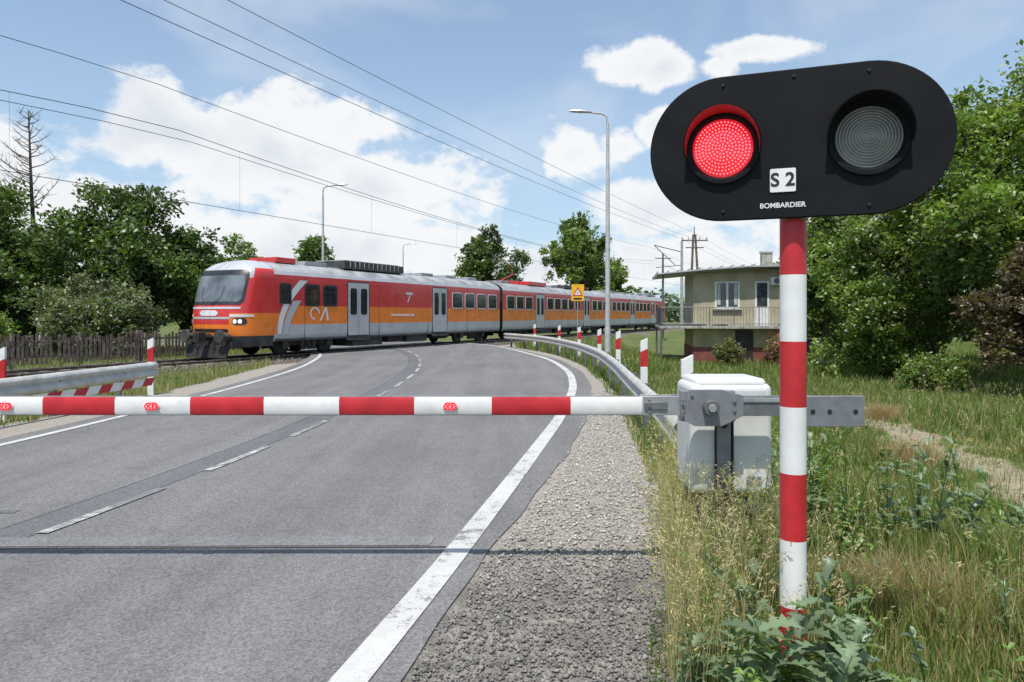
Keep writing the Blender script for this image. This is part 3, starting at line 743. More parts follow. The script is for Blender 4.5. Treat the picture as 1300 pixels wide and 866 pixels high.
# ------------------------------------------------------------------ DELINEATORS
def delin(x,y,top):
    g0=float(gz(np.array([x]),np.array([y]))[0])
    e=empty('delineator_post',(x,y,0),0); mb=MB(); wd=.065
    z0=g0-.1
    def sec(a,b_,mt,sl0,sl1):
        V=[(-wd,-.025,a-sl0),(wd,-.025,a+sl0),(wd,.025,a+sl0),(-wd,.025,a-sl0),(-wd,-.025,b_-sl1),(wd,-.025,b_+sl1),(wd,.025,b_+sl1),(-wd,.025,b_-sl1)]
        mb.add(V,[(0,1,5,4),(1,2,6,5),(2,3,7,6),(3,0,4,7),(0,3,2,1),(4,5,6,7)],mt)
    sec(z0,top-.50,mWhite,0,.0); sec(top-.50,top-.20,mRed,0,.03); sec(top-.20,top,mWhite,.03,.03)
    mb.build('post',e,False,.006)
for x,y,t in((1.95,7.9,1.28),(2.42,13,1.30),(2.92,19.5,1.30),(3.02,24.5,1.25),(2.75,29,1.25),(2.2,33,1.25),(1.2,37.5,1.25),(-8.35,11.6,1.2),(-7.95,15.6,1.22)): delin(x,y,t)

# ------------------------------------------------------------------ STREET LAMPS
def lamp(x,y,h,arm,ang=0.,r=.09):
    e=empty('street_lamp',(x,y,-.3),ang); mb=MB()
    mb.cyl((0,0,0),(0,0,1.5),r*1.15,r*1.1,mLampHead,16); mb.cyl((0,0,1.5),(0,0,h-.35),r*.95,r*.6,mLampHead,16,False)
    sg=math.copysign(1,arm)
    mb.tube([(0,0,h-.4),(0,0,h-.1),(sg*.06,0,h+.12),(sg*.25,0,h+.22),(arm*.55,0,h+.28)],[r*.6,r*.5,.045,.042,.04],mLampHead,10)
    mb.build('pole',e)
    mb=MB(); c=arm*.8; L=abs(arm)*.5/2+.12
    V=[];F=[]; N=[( -1,.04,.03),(-.8,.10,.06),(0,.15,.09),(.7,.12,.07),(1,.05,.04)]
    for t,wy,hz in N:
        for i in range(10):
            a=2*math.pi*i/10; V.append((c+t*L*sg,wy*math.cos(a),h+.30+ (hz if math.sin(a)>0 else hz*.5)*math.sin(a)+.02*t))
    for j in range(4):
        for i in range(10): F.append((j*10+i,j*10+(i+1)%10,(j+1)*10+(i+1)%10,(j+1)*10+i))
    F+=[tuple(range(10)),tuple(range(40,50))]
    mb.add(V,F,mLampHead); mb.build('lantern',e)
lamp(4.05,30,10.35,-1.45,r=.12)
lamp(-12.0,45,10.0,1.4,r=.10)
lamp(-12.6,82,10.0,1.4,r=.11)

# ------------------------------------------------------------------ WARNING SIGN
mYel=M('sign_yellow',(.80,.42,.02),.4,var=.05,dirt=.1)
e=empty('warning_sign',(3.15,34,0)); mb=MB()
mb.cyl((0,.02,-.5),(0,.02,3.2),.03,.03,mGalv,10); mb.build('pole',e)
mb=MB(); mb.prism(rrect(-.30,.30,2.42,3.22,.03),'y',-.03,-.012,mYel); mb.prism([(-.24,2.66),(.24,2.66),(0,3.1)],'y',-.034,-.031,mRed); mb.prism([(-.16,2.71),(.16,2.71),(0,3.0)],'y',-.038,-.035,mWhite)
mb.box((0,-.04,2.82),(.03,.004,.13),mBlkM); mb.box((0,-.034,2.53),(.4,.006,.08),mBlkM); mb.build('board',e,False)

# ------------------------------------------------------------------ FENCE
mWood=M('weathered_wood',(.17,.135,.11),.9,var=.4,scale=6,dirt=.4)
e=empty('wooden_fence'); mb=MB()
p0=np.array([-21.0,13.0]);p1=np.array([-12.9,29.0]); L=np.linalg.norm(p1-p0); d=(p1-p0)/L; a=math.atan2(d[1],d[0])
s=0
while s<L:
    p=p0+d*s; hh=.95+R.uniform(-.10,.08)
    if abs((s/2.2)-round(s/2.2))<.04: mb.box((p[0],p[1],.5),(.10,.10,1.35),mWood,a)
    if R.random()>.04: mb.box((p[0]+.05,p[1]-.03,.12+hh/2),(.09,.025,hh),mWood,a+R.uniform(-.08,.08))
    s+=.15+R.uniform(-.015,.02)
c=(p0+p1)/2
for z in(.38,.86): mb.box((c[0],c[1],z),(L,.05,.08),mWood,a)
mb.build('pickets',e,False)

# ------------------------------------------------------------------ HOUSE
ho=empty('signalman_house',(8.75,34.2,0),rad(-9))
mStu=M('stucco_olive',(.43,.39,.27),.9,var=.10,scale=1.5,dirt=.25,bumps=.3); mStuD=M('stucco_lower',(.37,.34,.20),.9,var=.14,scale=1.5,dirt=.3,bumps=.3)
mMar=M('plinth_maroon',(.20,.06,.055),.85,var=.2,dirt=.3); mRf=M('roof_sheet',(.46,.46,.43),.6,.1,.15,2,dirt=.35)
mWf=M('window_frame_white',(.74,.75,.74),.4,var=.04); mGlass=M('house_glass',(.05,.06,.07),.08,spec=.8,var=.3); mCur=M('curtain',(.5,.5,.48),.8)
mDoorD=M('door_dark',(.03,.022,.02),.5)
W,Dp=4.9,5.0
mb=MB()
mb.box((W/2,Dp/2,-.3),(W+.06,Dp+.06,1.0),mMar); mb.box((W/2,Dp/2,.65),(W,Dp,.90),mStuD)
mb.box((W/2,Dp/2,2.50),(W,Dp,2.55),mStu)
mb.build('walls',ho,False,.01)
mb=MB(); mb.box((W/2-.75,Dp/2-.2,1.163),(W+1.7,Dp+.7,.12),mConc)
mb.build('balcony_slab',ho,False,.01)
mb=MB()
xsr=np.linspace(-1.75,W+.35,16)
def rz_(x): t=(x+1.75)/(W+2.1); return 3.74+.40*math.sin(min(1,t*1.15)*math.pi/2)*.9
V=[];F=[]
for x in xsr:
    for yy,dz in((-.6,0),(Dp+.4,.12)):
        V+=[(x,yy,rz_(x)+dz),(x,yy,rz_(x)+dz-.13)]
for i in range(len(xsr)-1):
    a=i*4;b_=a+4
    F+=[(a,b_,b_+2,a+2),(a+1,a+3,b_+3,b_+1),(a,a+1,b_+1,b_),(a+2,b_+2,b_+3,a+3)]
F+=[(0,2,3,1),(len(V)-4,len(V)-3,len(V)-1,len(V)-2)]
mb.add(V,F,mRf)
for i in range(14):
    x=-1.7+i*.5; mb.box((x,Dp/2-.1,rz_(x)+.075),(.05,Dp+.9,.03),mRf)
mb.tube([(W+.32,-.64,4.02),(W*.5,-.64,4.0),(.5,-.64,3.88),(-1.75,-.64,3.68)],.06,mGalvD,8)
mb.box((W/2,Dp/2,3.83),(W-.02,Dp-.1,.24),mStu)
mb.build('roof',ho,True,angle=30)
mb=MB()
mb.box((3.75,2.0,4.5),(.5,.5,.75),mConc); mb.box((3.75,2.0,4.9),(.6,.6,.07),mRf)
mb.build('chimney',ho,False)
mb=MB()
def window(x0,x1,z0,z1,yy=-.0,door=False):
    mb.box(((x0+x1)/2,yy-.015,(z0+z1)/2),(x1-x0,.03,z1-z0),mWf)
    n=2 if (x1-x0)>.8 else 1; ww=(x1-x0-.08)/n
    for i in range(n):
        a=x0+.04+i*ww; zz=z0+(.9 if door else .08)
        mb.box((a+ww/2,yy-.033,(zz+z1-.07)/2),(ww-.10,.006,z1-.07-zz),mGlass)
        if not door: mb.box((a+ww*(.28 if i==0 else .72),yy-.038,(zz+z1)/2),(ww*.26,.003,(z1-zz)*.82),mCur)
    if not door: mb.box(((x0+x1)/2,yy-.06,z0-.04),(x1-x0+.2,.14,.05),mConc)
window(1.0,2.15,2.05,3.35); window(2.85,3.50,1.24,3.35,door=True); window(4.1,4.7,2.4,3.2)
mb.box((2.35,-.04,.15),(.82,.04,1.75),mDoorD); mb.box((2.35,-.063,.45),(.3,.006,.4),mGlass)
mb.box((3.8,-.14,3.35),(.5,.24,.36),mWf); mb.cyl((3.8,-.265,3.35),(3.8,-.27,3.35),.14,.14,mGalvD,16)
mb.build('windows_and_doors',ho,False,.004)
mb=MB()
def rail(p,q,z0=1.22,z1=2.12,step=.14):
    p=Vector(p);q=Vector(q); L=(q-p).length; n=int(L/step)
    for z in(z1,z0+.12): mb.cyl((p.x,p.y,z),(q.x,q.y,z),.022,.022,mGalvD,6)
    for i in range(n+1):
        c=p.lerp(q,i/n); r_=.025 if i%8==0 else .009; mb.cyl((c.x,c.y,z0),(c.x,c.y,z1),r_,r_,mGalvD,5)
x0,x1,y0,y1=-1.55,W+.02,-.5,Dp-.6
rail((x0,y0),(x1,y0)); rail((x0,y0),(x0,y1))
mb.cyl((x0,y0,-.8),(x0,y0,1.1),.05,.05,mGalvD,8); mb.cyl((x0,y1,-.8),(x0,y1,1.1),.05,.05,mGalvD,8)
mb.cyl((x0+.1,-.4,1.2),(x0+.1,-.4,3.66),.04,.04,mGalvD,8)
mb.build('balcony_railing',ho)
mb=MB()
for x_ in(.2,1.2,4.2): mb.box((x_,-.38,1.30),(.7,.16,.16),mConc)
mb.build('planters',ho,False,.01)
e=empty('storage_bin',(14.2,33,-.5)); mb=MB(); mb.prism([(-.45,0),(.45,0),(.5,1.1),(-.5,1.1)],'y',-.4,.4,tDk2); mb.box((0,0,1.14),(1.1,.9,.07),tDk2); mb.cyl((-.5,.3,.1),(.5,.3,.1),.12,.12,mBlkM,12); mb.build('bin',e,False,.02)
e=empty('storage_bin',(15.4,33.5,-.5)); mb=MB(); mb.prism([(-.45,0),(.45,0),(.5,1.1),(-.5,1.1)],'y',-.4,.4,tDk2); mb.box((0,0,1.14),(1.1,.9,.07),tDk2); mb.build('bin',e,False,.02)

# ------------------------------------------------------------------ POLES + WIRES
e=empty('catenary_mast',(20.6,86,-.5)); mb=MB()
mb.cyl((0,0,0),(0,0,11.2),.22,.14,mConc,10); mb.tube([(0,0,9.9),(-3.4,-.2,10.7)],.06,mGalvD,6); mb.tube([(0,0,8.3),(-3.2,-.2,8.0)],.06,mGalvD,6); mb.tube([(-3.4,-.2,10.7),(-.8,0,8.3)],.05,mGalvD,6)
mb.build('mast',e)
e=empty('utility_pole',(18.0,70,-.5)); mb=MB()
mb.cyl((-.5,0,0),(-.1,0,10.2),.15,.11,mWood,8); mb.cyl((.7,0,0),(.1,0,10.2),.15,.11,mWood,8)
mb.box((0,-.1,9.6),(2.6,.12,.12),mWood); mb.box((0,-.1,8.9),(1.8,.1,.1),mWood); mb.cyl((0,0,10),(0,0,11),.06,.04,mGalvD,8)
for x_ in(-1.2,-.6,.5,1.2): mb.cyl((x_,-.1,9.66),(x_,-.1,9.95),.07,.05,mConc,8)
mb.build('pole',e)
e=empty('utility_pole',(13.2,62,-.5)); mb=MB(); mb.cyl((0,0,0),(0,0,7.6),.11,.08,mWood,8); mb.box((0,-.1,7.2),(1.4,.08,.08),mWood); mb.build('pole',e)
wi=empty('overhead_wires')
mWire=M('wire',(.07,.07,.073),.5,.3)
def wire(name,a,h,y0=-14,y1=130,sag=0.,span=62,ph=70,r=.012,parent=wi):
    c=bpy.data.curves.new(name,'CURVE'); c.dimensions='3D'; c.bevel_depth=r; c.bevel_resolution=1
    Ys=np.arange(y0,y1+.1,3.0); s=c.splines.new('POLY'); s.points.add(len(Ys)-1)
    for i,y in enumerate(Ys):
        t=((y-ph)/span)%1; z=1.75+h-sag*4*t*(1-t)
        s.points[i].co=(a+TS*y,y,z,1)
    c.materials.append(mWire); o=bpy.data.objects.new(name,c); COL.objects.link(o); o.parent=parent
wire('contact_wire',-23.85,4.05,r=.011)
wire('messenger_wire',-23.85,6.6,sag=1.25,ph=86,r=.012); wire('messenger_wire_b',-23.35,6.15,sag=1.0,ph=86,r=.010)
wire('feeder_1',-24.6,8.2,sag=.7,ph=86,r=.011)
wire('feeder_2',-17.2,7.6,sag=.45,r=.010); wire('feeder_3',-16.5,7.75,sag=.45,r=.009); wire('feeder_4',-15.8,8.1,sag=.3,r=.009)
mb=MB()
for y in np.arange(-10,110,7.5):
    t=((y-86)/62)%1; z1=1.75+6.6-1.25*4*t*(1-t); mb.cyl((TA+TS*y,y,5.8),(TA+TS*y,y,z1),.004,.004,mWire,4)
mb.build('droppers',wi,False)

# ------------------------------------------------------------------ TREES
def leafmesh(name,Pn,size,colr,mat,rng,parent=None,aspect=.55,up=.3):
    n=len(Pn)
    nrm=rng.normal(size=(n,3)); nrm[:,2]=np.abs(nrm[:,2])+up; nrm/=np.linalg.norm(nrm,axis=1,keepdims=True)
    t=rng.normal(size=(n,3)); t-= (t*nrm).sum(1,keepdims=True)*nrm; t/=np.linalg.norm(t,axis=1,keepdims=True)
    b_=np.cross(nrm,t); s=(size*rng.uniform(.6,1.35,n))[:,None]
    fold=nrm*s*.18
    V=np.stack([Pn-t*s,Pn-b_*s*aspect+fold,Pn+t*s,Pn+b_*s*aspect+fold],1).reshape(-1,3)
    F=np.arange(n*4).reshape(n,4)
    return mesh_np(name,V,F,mat,np.repeat(colr,4,0),parent=parent)
GREEN=np.array([.100,.158,.036])
def tree(name,loc,h,r,seed,nleaf=34000,leaf=.10,col=GREEN,bare=.18,nl=20,ry=None,kr=(.35,.92)):
    rg=np.random.default_rng(seed); rr=random.Random(seed)
    e=empty(name,loc); ry=ry or r
    zc=h*(1+bare)/2; rz=h*(1-bare)/2
    lobes=[]
    for i in range(nl):
        d=rg.normal(size=3); d/=np.linalg.norm(d); k=rg.uniform(*kr)
        lobes.append((np.array([d[0]*r*k,d[1]*ry*k,zc+d[2]*rz*k]),r*rg.uniform(.17,.36)))
    lobes.append((np.array([0,0,zc+rz*.72]),r*.28)); lobes.append((np.array([0,0,zc]),r*.42))
    ns=24; per=max(8,nleaf//(len(lobes)*ns)); Pn=[];Cn=[]
    subs=[]
    for c,lr in lobes:
        lt=rg.uniform(.72,1.35)
        for j in range(ns):
            d=rg.normal(size=3); d/=np.linalg.norm(d); sc_=c+d*lr*rg.uniform(.5,1.3)*np.array([1,1,.95])
            sc_[2]=max(sc_[2],.25)
            subs.append((c,sc_))
            m=int(per*rg.uniform(.4,1.7)); sig=lr*rg.uniform(.12,.30)
            p=sc_+rg.normal(size=(m,3))*sig*np.array([1,1,.8]); Pn.append(p)
            tint=lt*rg.uniform(.75,1.25); cc=np.tile(col*tint,(m,1))*rg.uniform(.7,1.35,(m,1)); cc[:,0]*=rg.uniform(.85,1.3,m); Cn.append(cc)
    Pn=np.concatenate(Pn);Cn=np.concatenate(Cn); k=Pn[:,2]>.03; Pn=Pn[k];Cn=Cn[k]
    leafmesh('foliage',Pn,leaf,Cn,mLeaf,rg,e)
    mb=MB(); tr_=h*.018+.05; top=zc+rz*.3
    tp=[Vector((rr.uniform(-.12,.12)*i*.3,rr.uniform(-.12,.12)*i*.3,top*i/5-.4*(i==0))) for i in range(6)]
    mb.tube(tp,[tr_*(1.25-.19*i) for i in range(6)],mBark,8)
    for c,lr in lobes:
        s_=tp[rr.choice([1,2,2,3,3,4])]; c=Vector(c); mid=s_.lerp(c,.5)+Vector((rr.uniform(-.2,.2),rr.uniform(-.2,.2),-.1*r))
        mb.tube([s_,mid,c],[tr_*.45,tr_*.3,tr_*.14],mBark,5)
    for c,q in subs[::4]: mb.tube([Vector(c),Vector(q)],[tr_*.12,tr_*.04],mBark,3)
    mb.build('trunk_and_limbs',e)
    return e
g2_=np.array([.125,.195,.045]); g3_=np.array([.074,.125,.032]); gb=np.array([.12,.155,.08])
F1=(.3,.85)
tree('deciduous_tree',(-24.5,33,-.1),8.1,4.4,1,col=g3_,bare=.04,nleaf=38000,leaf=.115,nl=26,kr=F1)
tree('deciduous_tree',(-19.2,34,-.1),8.1,4.1,2,col=g3_,bare=.03,nleaf=40000,leaf=.115,nl=28,kr=F1)
tree('deciduous_tree',(-29,31,-.1),7.5,4,3,col=g3_,bare=.05,nleaf=18000,leaf=.13)
tree('deciduous_tree',(-15.3,35,-.1),6.0,2.9,4,col=g3_,bare=.03,nleaf=24000,leaf=.11,kr=F1)
tree('deciduous_tree',(-17.0,44,-.1),6.9,2.9,5,col=GREEN,bare=.08,nleaf=16000,leaf=.12)
tree('deciduous_tree',(-22.5,30,-.1),4.8,2.8,6,col=g3_,bare=.02,nleaf=22000,leaf=.11)
tree('shrub',(-17.0,29.4,-.1),3.2,2.7,7,col=gb,bare=.0,nleaf=28000,leaf=.075,nl=24,kr=F1)
tree('shrub',(-20.4,26.5,-.1),2.0,1.5,8,col=g2_,bare=.0,nleaf=10000,leaf=.07)
tree('deciduous_tree',(-17,61,-.1),8.6,3.6,9,col=g3_,nleaf=16000,leaf=.17,bare=.1)
tree('deciduous_tree',(-2.3,72,-.1),11.0,3.6,10,col=g3_,nleaf=18000,leaf=.17,bare=.2)
tree('deciduous_tree',(8.6,92,-.3),15.5,4.8,11,col=g2_,nleaf=22000,leaf=.2,bare=.15,nl=24)
tree('deciduous_tree',(12.8,96,-.3),9.5,3.6,12,col=g2_,nleaf=12000,leaf=.2,bare=.1)
tree('deciduous_tree',(15.4,20.5,-.5),9.6,4.0,20,col=g2_,bare=.08,nleaf=58000,leaf=.088,nl=30,kr=(.4,1.0))
tree('deciduous_tree',(19.5,24,-.5),10.5,4.2,21,col=GREEN,bare=.1,nleaf=22000,leaf=.13)
tree('deciduous_tree',(14.9,27,-.5),7.8,3.1,22,col=g2_,bare=.04,nleaf=40000,leaf=.095,nl=26,kr=(.4,1.0))
tree('deciduous_tree',(16.9,34.5,-.5),8.4,3.0,23,col=GREEN,bare=.10,nleaf=22000,leaf=.12,kr=(.4,1.0))
tree('deciduous_tree',(19.5,44,-.5),8.5,3.8,24,col=g2_,bare=.06,nleaf=14000,leaf=.14)
tree('deciduous_tree',(22,33,-.5),9.5,4.2,25,col=GREEN,bare=.05,nleaf=16000,leaf=.14)
tree('shrub',(12.9,24.5,-.5),3.4,2.0,26,col=np.array([.14,.215,.045]),bare=.0,nleaf=26000,leaf=.07,kr=(.3,1.))
tree('shrub',(12.5,16.8,-.5),4.3,1.6,27,col=np.array([.095,.078,.042]),bare=.02,nleaf=26000,leaf=.055,kr=(.3,1.))
tree('shrub',(14.2,15.0,-.4),3.2,1.8,28,col=g2_,bare=.0,nleaf=16000,leaf=.065)
tree('shrub',(15.0,30,-.5),3.0,2.2,29,col=g3_,bare=.0,nleaf=14000,leaf=.08)
tree('shrub',(11.3,19.0,-.5),1.0,1.1,33,col=g2_,bare=.0,nleaf=8000,leaf=.045)
tree('flowering_shrub',(9.6,31.5,-.5),1.1,.8,30,col=np.array([.14,.15,.06]),bare=.0,nleaf=4000,leaf=.05)
tree('flowering_shrub',(12.0,31.6,-.5),1.3,.8,31,col=np.array([.16,.15,.07]),bare=.0,nleaf=4000,leaf=.045)
rg=np.random.default_rng(5); n=260
Pf=np.array([12.0,31.4,.35])+rg.normal(size=(n,3))*np.array([.5,.35,.35]); leafmesh('red_roses',Pf,.05,np.array([.5,.05,.06])*rg.uniform(.7,1.2,(n,1)),mLeaf,rg)
e=empty('dead_tree',(-22.6,33.5,0)); mb=MB(); rr=random.Random(5)
mb.tube([(0,0,-.3),(.1,0,4),(-.1,0,7.5),(-.25,0,11.4)],[.16,.12,.08,.02],mBark,7)
for i in range(44):
    z=6.6+i*.105; L=(1.9-.034*i)*rr.uniform(.5,1.1); a=rr.uniform(0,6.28); bx=-.1-.15*(z-7.5)/4
    e1=Vector((bx+math.cos(a)*L,math.sin(a)*L,z+L*.55)); m1=Vector((bx+math.cos(a)*L*.5,math.sin(a)*L*.5,z+L*.18))
    mb.tube([(bx,0,z),m1,e1],[.03,.02,.008],mBark,4)
    for k in range(4):
        t=rr.uniform(.3,.95); q=m1.lerp(e1,t); mb.tube([q,q+Vector((rr.uniform(-.4,.4),rr.uniform(-.4,.4),rr.uniform(.0,.45)))],[.012,.004],mBark,3)
mb.build('trunk',e)
rg=np.random.default_rng(77); Pn=[];Cn=[]
for i in range(400):
    th=rg.uniform(-1.25,1.25); D=rg.uniform(120,190); x=D*math.sin(th); y=D*math.cos(th)
    if abs(tdist(x,y))<9: continue
    hh=rg.uniform(3.5,7.5); m=120
    c=np.array([x,y,hh*.5])
    d=rg.normal(size=(m,3)); d/=np.linalg.norm(d,axis=1,keepdims=True); p=c+d*np.array([hh*.55,hh*.5,hh*.52])*rg.uniform(.6,1.05,(m,1)); p[:,2]=np.maximum(p[:,2],.2)
    Pn.append(p); Cn.append(np.tile(np.array([.10,.15,.07])*rg.uniform(.7,1.2),(m,1))*rg.uniform(.8,1.2,(m,1)))
leafmesh('distant_tree_line',np.concatenate(Pn),.75,np.concatenate(Cn),mLeaf,rg)

# ------------------------------------------------------------------ GRASS
def grass(name,x,y,hgt,wid,colr,rg,lean=.35,dz=0):
    n=len(x); z=gz(x,y)-.01+dz; a=rg.uniform(0,6.28,n); ca,sa=np.cos(a),np.sin(a); b_=rg.uniform(0,6.28,n); ln=hgt*lean*rg.uniform(.2,1.4,n); lx,ly=np.cos(b_)*ln,np.sin(b_)*ln
    w=wid
    def P(t,ws,bend): return np.stack([x+ca*w*ws+lx*bend,y+sa*w*ws+ly*bend,z+hgt*t],1)
    V=np.stack([P(0,-.5,0),P(0,.5,0),P(.55,-.4,.35),P(.55,.4,.35),P(.97,0,1.)],1).reshape(-1,3)
    f=np.array([[0,1,3],[0,3,2],[2,3,4]]); F=(f[None]+np.arange(n)[:,None,None]*5).reshape(-1,3)
    return mesh_np(name,V,F,mGrass,np.repeat(colr,5,0))
rg=np.random.default_rng(11)
def gcol(x,y,rg,dry=.25):
    n=len(x); p=.5+.5*np.sin(x*1.1+2*np.sin(y*.7))*np.sin(y*.9+1.5*np.sin(x*.8))
    g=np.array([.135,.205,.048])*rg.uniform(.6,1.35,(n,1)); g[:,0]*=rg.uniform(.8,1.4,n)
    s=np.array([.46,.38,.21])*rg.uniform(.6,1.15,(n,1)); f=(rg.random(n)<dry*(.4+1.3*p))[:,None]
    return np.where(f,s,g)
def field(n,y0,y1,pw=1.,xr=lambda y:.82*y+3):
    y=y0+(y1-y0)*rg.random(n)**pw; t=rg.random(n); g0=G(y)-.08; x=g0+(xr(y)-g0)*t
    pm=(np.abs(x-pathx(y))+.30*wob(x*3,y*3)<.42)&(y>5)&(y<14)
    cl=wob(x*2.3,y*2.3)+.5*wob(x*6,y*5); k=(~(pm&(rg.random(n)<.85)))&(cl+rg.normal(0,.5,n)>-.75)
    k&=(x-g0>.3)|(rg.random(n)<.55)
    hs=(x>8.4)&(x<14.5)&(y>33)
    return x[k&~hs],y[k&~hs]
x,y=field(150000,1.6,9,1.2)
hn=.5+.5*wob(x*1.1+3,y*1.3); hh=(.06+.24*hn**1.5)*rg.uniform(.5,1.5,len(x))*np.clip(.35+(x-G(y))*1.3,.35,1.15)
hh*=np.where((np.abs(x-pathx(y))<.9)&(y>5),.5,1)
grass('grass',x,y,hh,rg.uniform(.004,.009,len(x)),gcol(x,y,rg,.24),rg)
x,y=field(115000,8,22,1.2)
hn=.5+.5*wob(x*.8,y*.7); hh=(.06+.20*hn)*rg.uniform(.5,1.4,len(x))
hh*=np.where((np.abs(x-pathx(y))<.9)&(y<15),.5,1)
grass('grass',x,y,hh,rg.uniform(.009,.018,len(x)),gcol(x,y,rg,.18),rg)
x,y=field(70000,20,60,1.3,lambda y:.8*y+2)
k=np.abs(tdist(x,y))>3; x=x[k];y=y[k]
grass('grass',x,y,rg.uniform(.1,.36,len(x)),rg.uniform(.02,.04,len(x)),gcol(x,y,rg,.12),rg)
n=60000; y=4+34*rg.random(n); t=rg.random(n)**1.3; x=GL(y)-.1-t*np.clip(y*.9,5,20)
td=tdist(x,y); k=((np.abs(td)>2.3)|((np.abs(td)>1.3)&(rg.random(n)<.12)))&(wob(x*2,y*2)+rg.normal(0,.6,n)>-.5); x=x[k];y=y[k]
k=~((y>28)&(x>np.interp(y,[28,30,35,39],[-8.4,-9,-12,-16]))); x=x[k];y=y[k]
grass('grass',x,y,rg.uniform(.06,.32,len(x)),rg.uniform(.01,.022,len(x)),gcol(x,y,rg,.3),rg)
def straw(n,x,y,hmin,hmax):
    V=[];F=[];C=[]
    for i in range(n):
        h=rg.uniform(hmin,hmax); z=float(gz(np.array([x[i]]),np.array([y[i]]))[0]); b_=rg.uniform(0,6.28); ln=h*rg.uniform(.05,.35)
        pts=[np.array([x[i]+math.cos(b_)*ln*t*t,y[i]+math.sin(b_)*ln*t*t,z+h*t*(1-.06*t)]) for t in(0,.35,.65,.85,1.)]
        a=rg.uniform(0,3.14); d=np.array([math.cos(a),math.sin(a),0]); ws=[.0016,.0014,.0012,.001,.0008]
        o=len(V)
        for p,w_ in zip(pts,ws): V+=[p-d*w_,p+d*w_]
        F+=[(o+2*k,o+2*k+1,o+2*k+3,o+2*k+2) for k in range(4)]
        c=np.array([.50,.42,.24])*rg.uniform(.7,1.2) if rg.random()<.75 else np.array([.20,.27,.08]); C+=[c]*10
        for k in range(int(rg.integers(8,16))):
            t=rg.uniform(0,1); q=pts[3]+(pts[4]-pts[3])*t+rg.normal(0,.010,3); dd=rg.normal(0,1,3)*.3+np.array([math.cos(b_),math.sin(b_),.6]); dd/=np.linalg.norm(dd); L=rg.uniform(.008,.016)
            s_=np.cross(dd,rg.normal(size=3)); s_/=np.linalg.norm(s_); o=len(V); V+=[q,q+dd*L+s_*.0026,q+dd*L*2,q+dd*L-s_*.0026]; F.append((o,o+1,o+2,o+3)); C+=[c*1.1]*4
    return V,F,C
n1_=1900; y=3.0+3.8*rg.random(n1_); x=G(y)+.03+rg.random(n1_)**1.4*.85
V,F,C=straw(n1_,x,y,.35,.88)
mesh_np('wild_oat_grass',V,F,mGrass,np.array(C))
n1_=1000; y=3.4+16*rg.random(n1_); x=G(y)+.1+rg.random(n1_)*(.6*y)
V,F,C=straw(n1_,x,y,.3,.6); mesh_np('wild_oat_grass',V,F,mGrass,np.array(C))
def weed(name,x,y,h,nl,ll,lw,colr,lobed=True,seed=0):
    q=np.random.default_rng(seed); V=[];F=[];C=[]; z0=float(gz(np.array([x]),np.array([y]))[0])-.02
    stems=[]
    for s in range(max(1,nl//10)):
        b_=q.uniform(0,6.28); ln=h*q.uniform(.05,.4); hh=h*q.uniform(.6,1.1)
        stems.append((b_,ln,hh))
        P_=[np.array([x+math.cos(b_)*ln*t*t,y+math.sin(b_)*ln*t*t,z0+hh*t]) for t in np.linspace(0,1,5)]
        for d in(np.array([1,0,0]),np.array([0,1,0])):
            o=len(V)
            for i,p in enumerate(P_): w_=.005*(1-.15*i); V+=[p-d*w_,p+d*w_]; C+=[colr*.9]*2
            F+=[(o+2*k,o+2*k+1,o+2*k+3,o+2*k+2) for k in range(4)]
    for i in range(nl):
        b_,ln,hh=stems[i%len(stems)]; t=q.uniform(.03,1)**.9; base=np.array([x+math.cos(b_)*ln*t*t,y+math.sin(b_)*ln*t*t,z0+hh*t])
        a=q.uniform(0,6.28); L=ll*(1.15-.65*t)*q.uniform(.7,1.2); el=q.uniform(.1,.9)+t*.4; d=np.array([math.cos(a)*math.cos(el),math.sin(a)*math.cos(el),math.sin(el)]); sdv=np.array([-math.sin(a),math.cos(a),q.uniform(-.3,.3)])
        N=9 if lobed else 5; o=len(V); cc=colr*q.uniform(.7,1.3)
        for j in range(N+1):
            u_=j/N; w_=lw*L/ll*math.sin(math.pi*min(1,u_*.9+.08))**.7
            if lobed: w_*=(1.25 if j%2 else .5)
            if j==N: w_=.001
            p=base+d*L*u_+np.array([0,0,-L*.45*u_*u_]); V+=[p-sdv*w_+np.array([0,0,w_*.35]),p,p+sdv*w_+np.array([0,0,w_*.35])]; C+=[cc,cc*1.25,cc]
        for j in range(N):
            F+=[(o+3*j,o+3*j+1,o+3*j+4,o+3*j+3),(o+3*j+1,o+3*j+2,o+3*j+5,o+3*j+4)]
    return V,F,C
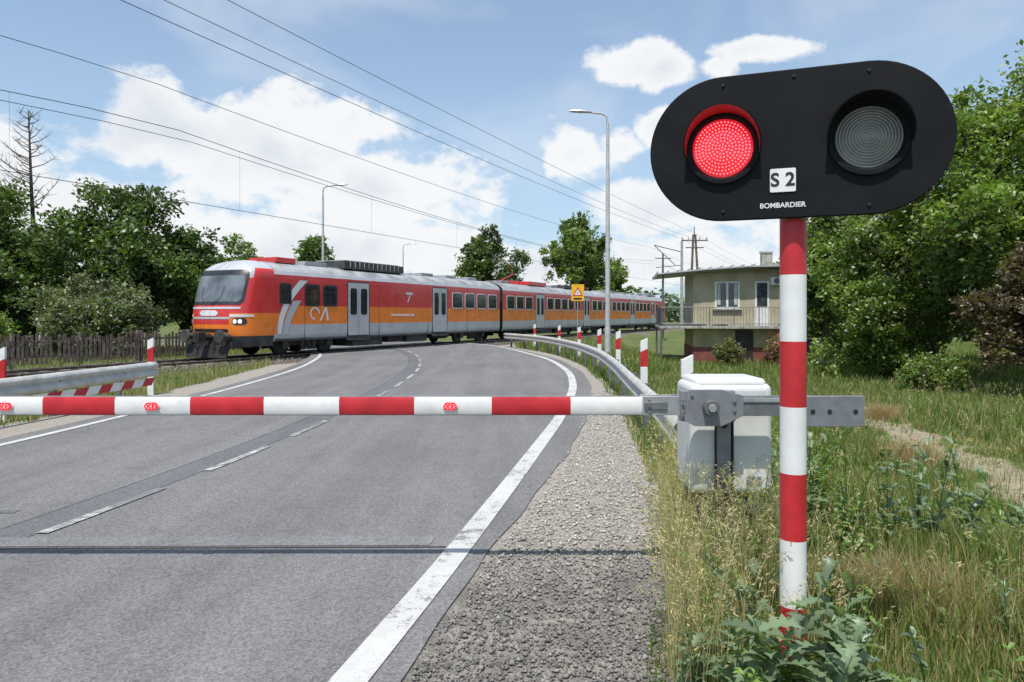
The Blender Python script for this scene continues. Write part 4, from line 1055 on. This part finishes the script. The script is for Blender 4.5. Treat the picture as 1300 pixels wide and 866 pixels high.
def weeds(name,items):
    V=[];F=[];C=[]
    for it in items:
        v,f,c=weed(name,*it); o=len(V); V+=v; F+=[tuple(i+o for i in k) for k in f]; C+=c
    mesh_np(name,V,F,mLeaf,np.array(C))
BG=np.array([.15,.21,.12]); YG=np.array([.15,.235,.055])
th=[]
for i,(x,y,h,ll) in enumerate([(1.10,2.9,.66,.30),(1.28,2.82,.60,.30),(1.0,2.75,.55,.28),(1.36,2.95,.64,.28),(.92,2.95,.46,.24),(1.45,3.1,.55,.26),(1.12,3.25,.66,.24),(.86,3.2,.4,.2),(1.6,3.1,.3,.2),(1.2,2.7,.50,.28)]):
    th.append((x,y,h,34,ll,ll*.17,BG,True,i))
for i,(x,y,h) in enumerate([(3.0,5.0,.85),(3.3,5.2,.75),(2.75,5.2,.7),(3.5,4.9,.6),(3.15,5.5,.8),(2.5,5.9,.8),(1.95,5.5,.95),(2.1,5.9,.9),(2.3,5.5,.8)]):
    th.append((x,y,h,44,.20,.035,BG,True,40+i))
weeds('thistle',th)
bl=[]
for i in range(270):
    y=2.7+12*R.random()**1.4; x=float(G(y))+.25+R.random()*(.75*y+1)
    if abs(x-float(pathx(y)))<.5 and y>5: continue
    bl.append((x,y,R.uniform(.15,.50),R.randint(14,34),R.uniform(.06,.13),R.uniform(.012,.028),(YG if R.random()<.7 else BG)*R.uniform(.8,1.15),R.random()<.35,100+i))
for i in range(44):
    y=4.3+R.random()*4.5; x=float(G(y))+.45+R.random()*1.1
    bl.append((x,y,R.uniform(.5,.95),50,.12,.022,YG*.85,R.random()<.5,400+i))
weeds('broadleaf_weeds',bl)
x=[];y=[]
for cx,cy in((2.35,4.0),(2.1,4.2),(4.6,8.2),(6.2,12)):
    x.append(cx+rg.normal(0,.16,2400)); y.append(cy+rg.normal(0,.14,2400))
x=np.concatenate(x);y=np.concatenate(y); c=np.array([.42,.31,.18])*rg.uniform(.6,1.2,(len(x),1))
grass('dry_grass_clump',x,y,rg.uniform(.08,.34,len(x)),rg.uniform(.002,.005,len(x)),c,rg,.9)
print('faces',sum(len(o.data.polygons) for o in bpy.data.objects if o.type=='MESH'))
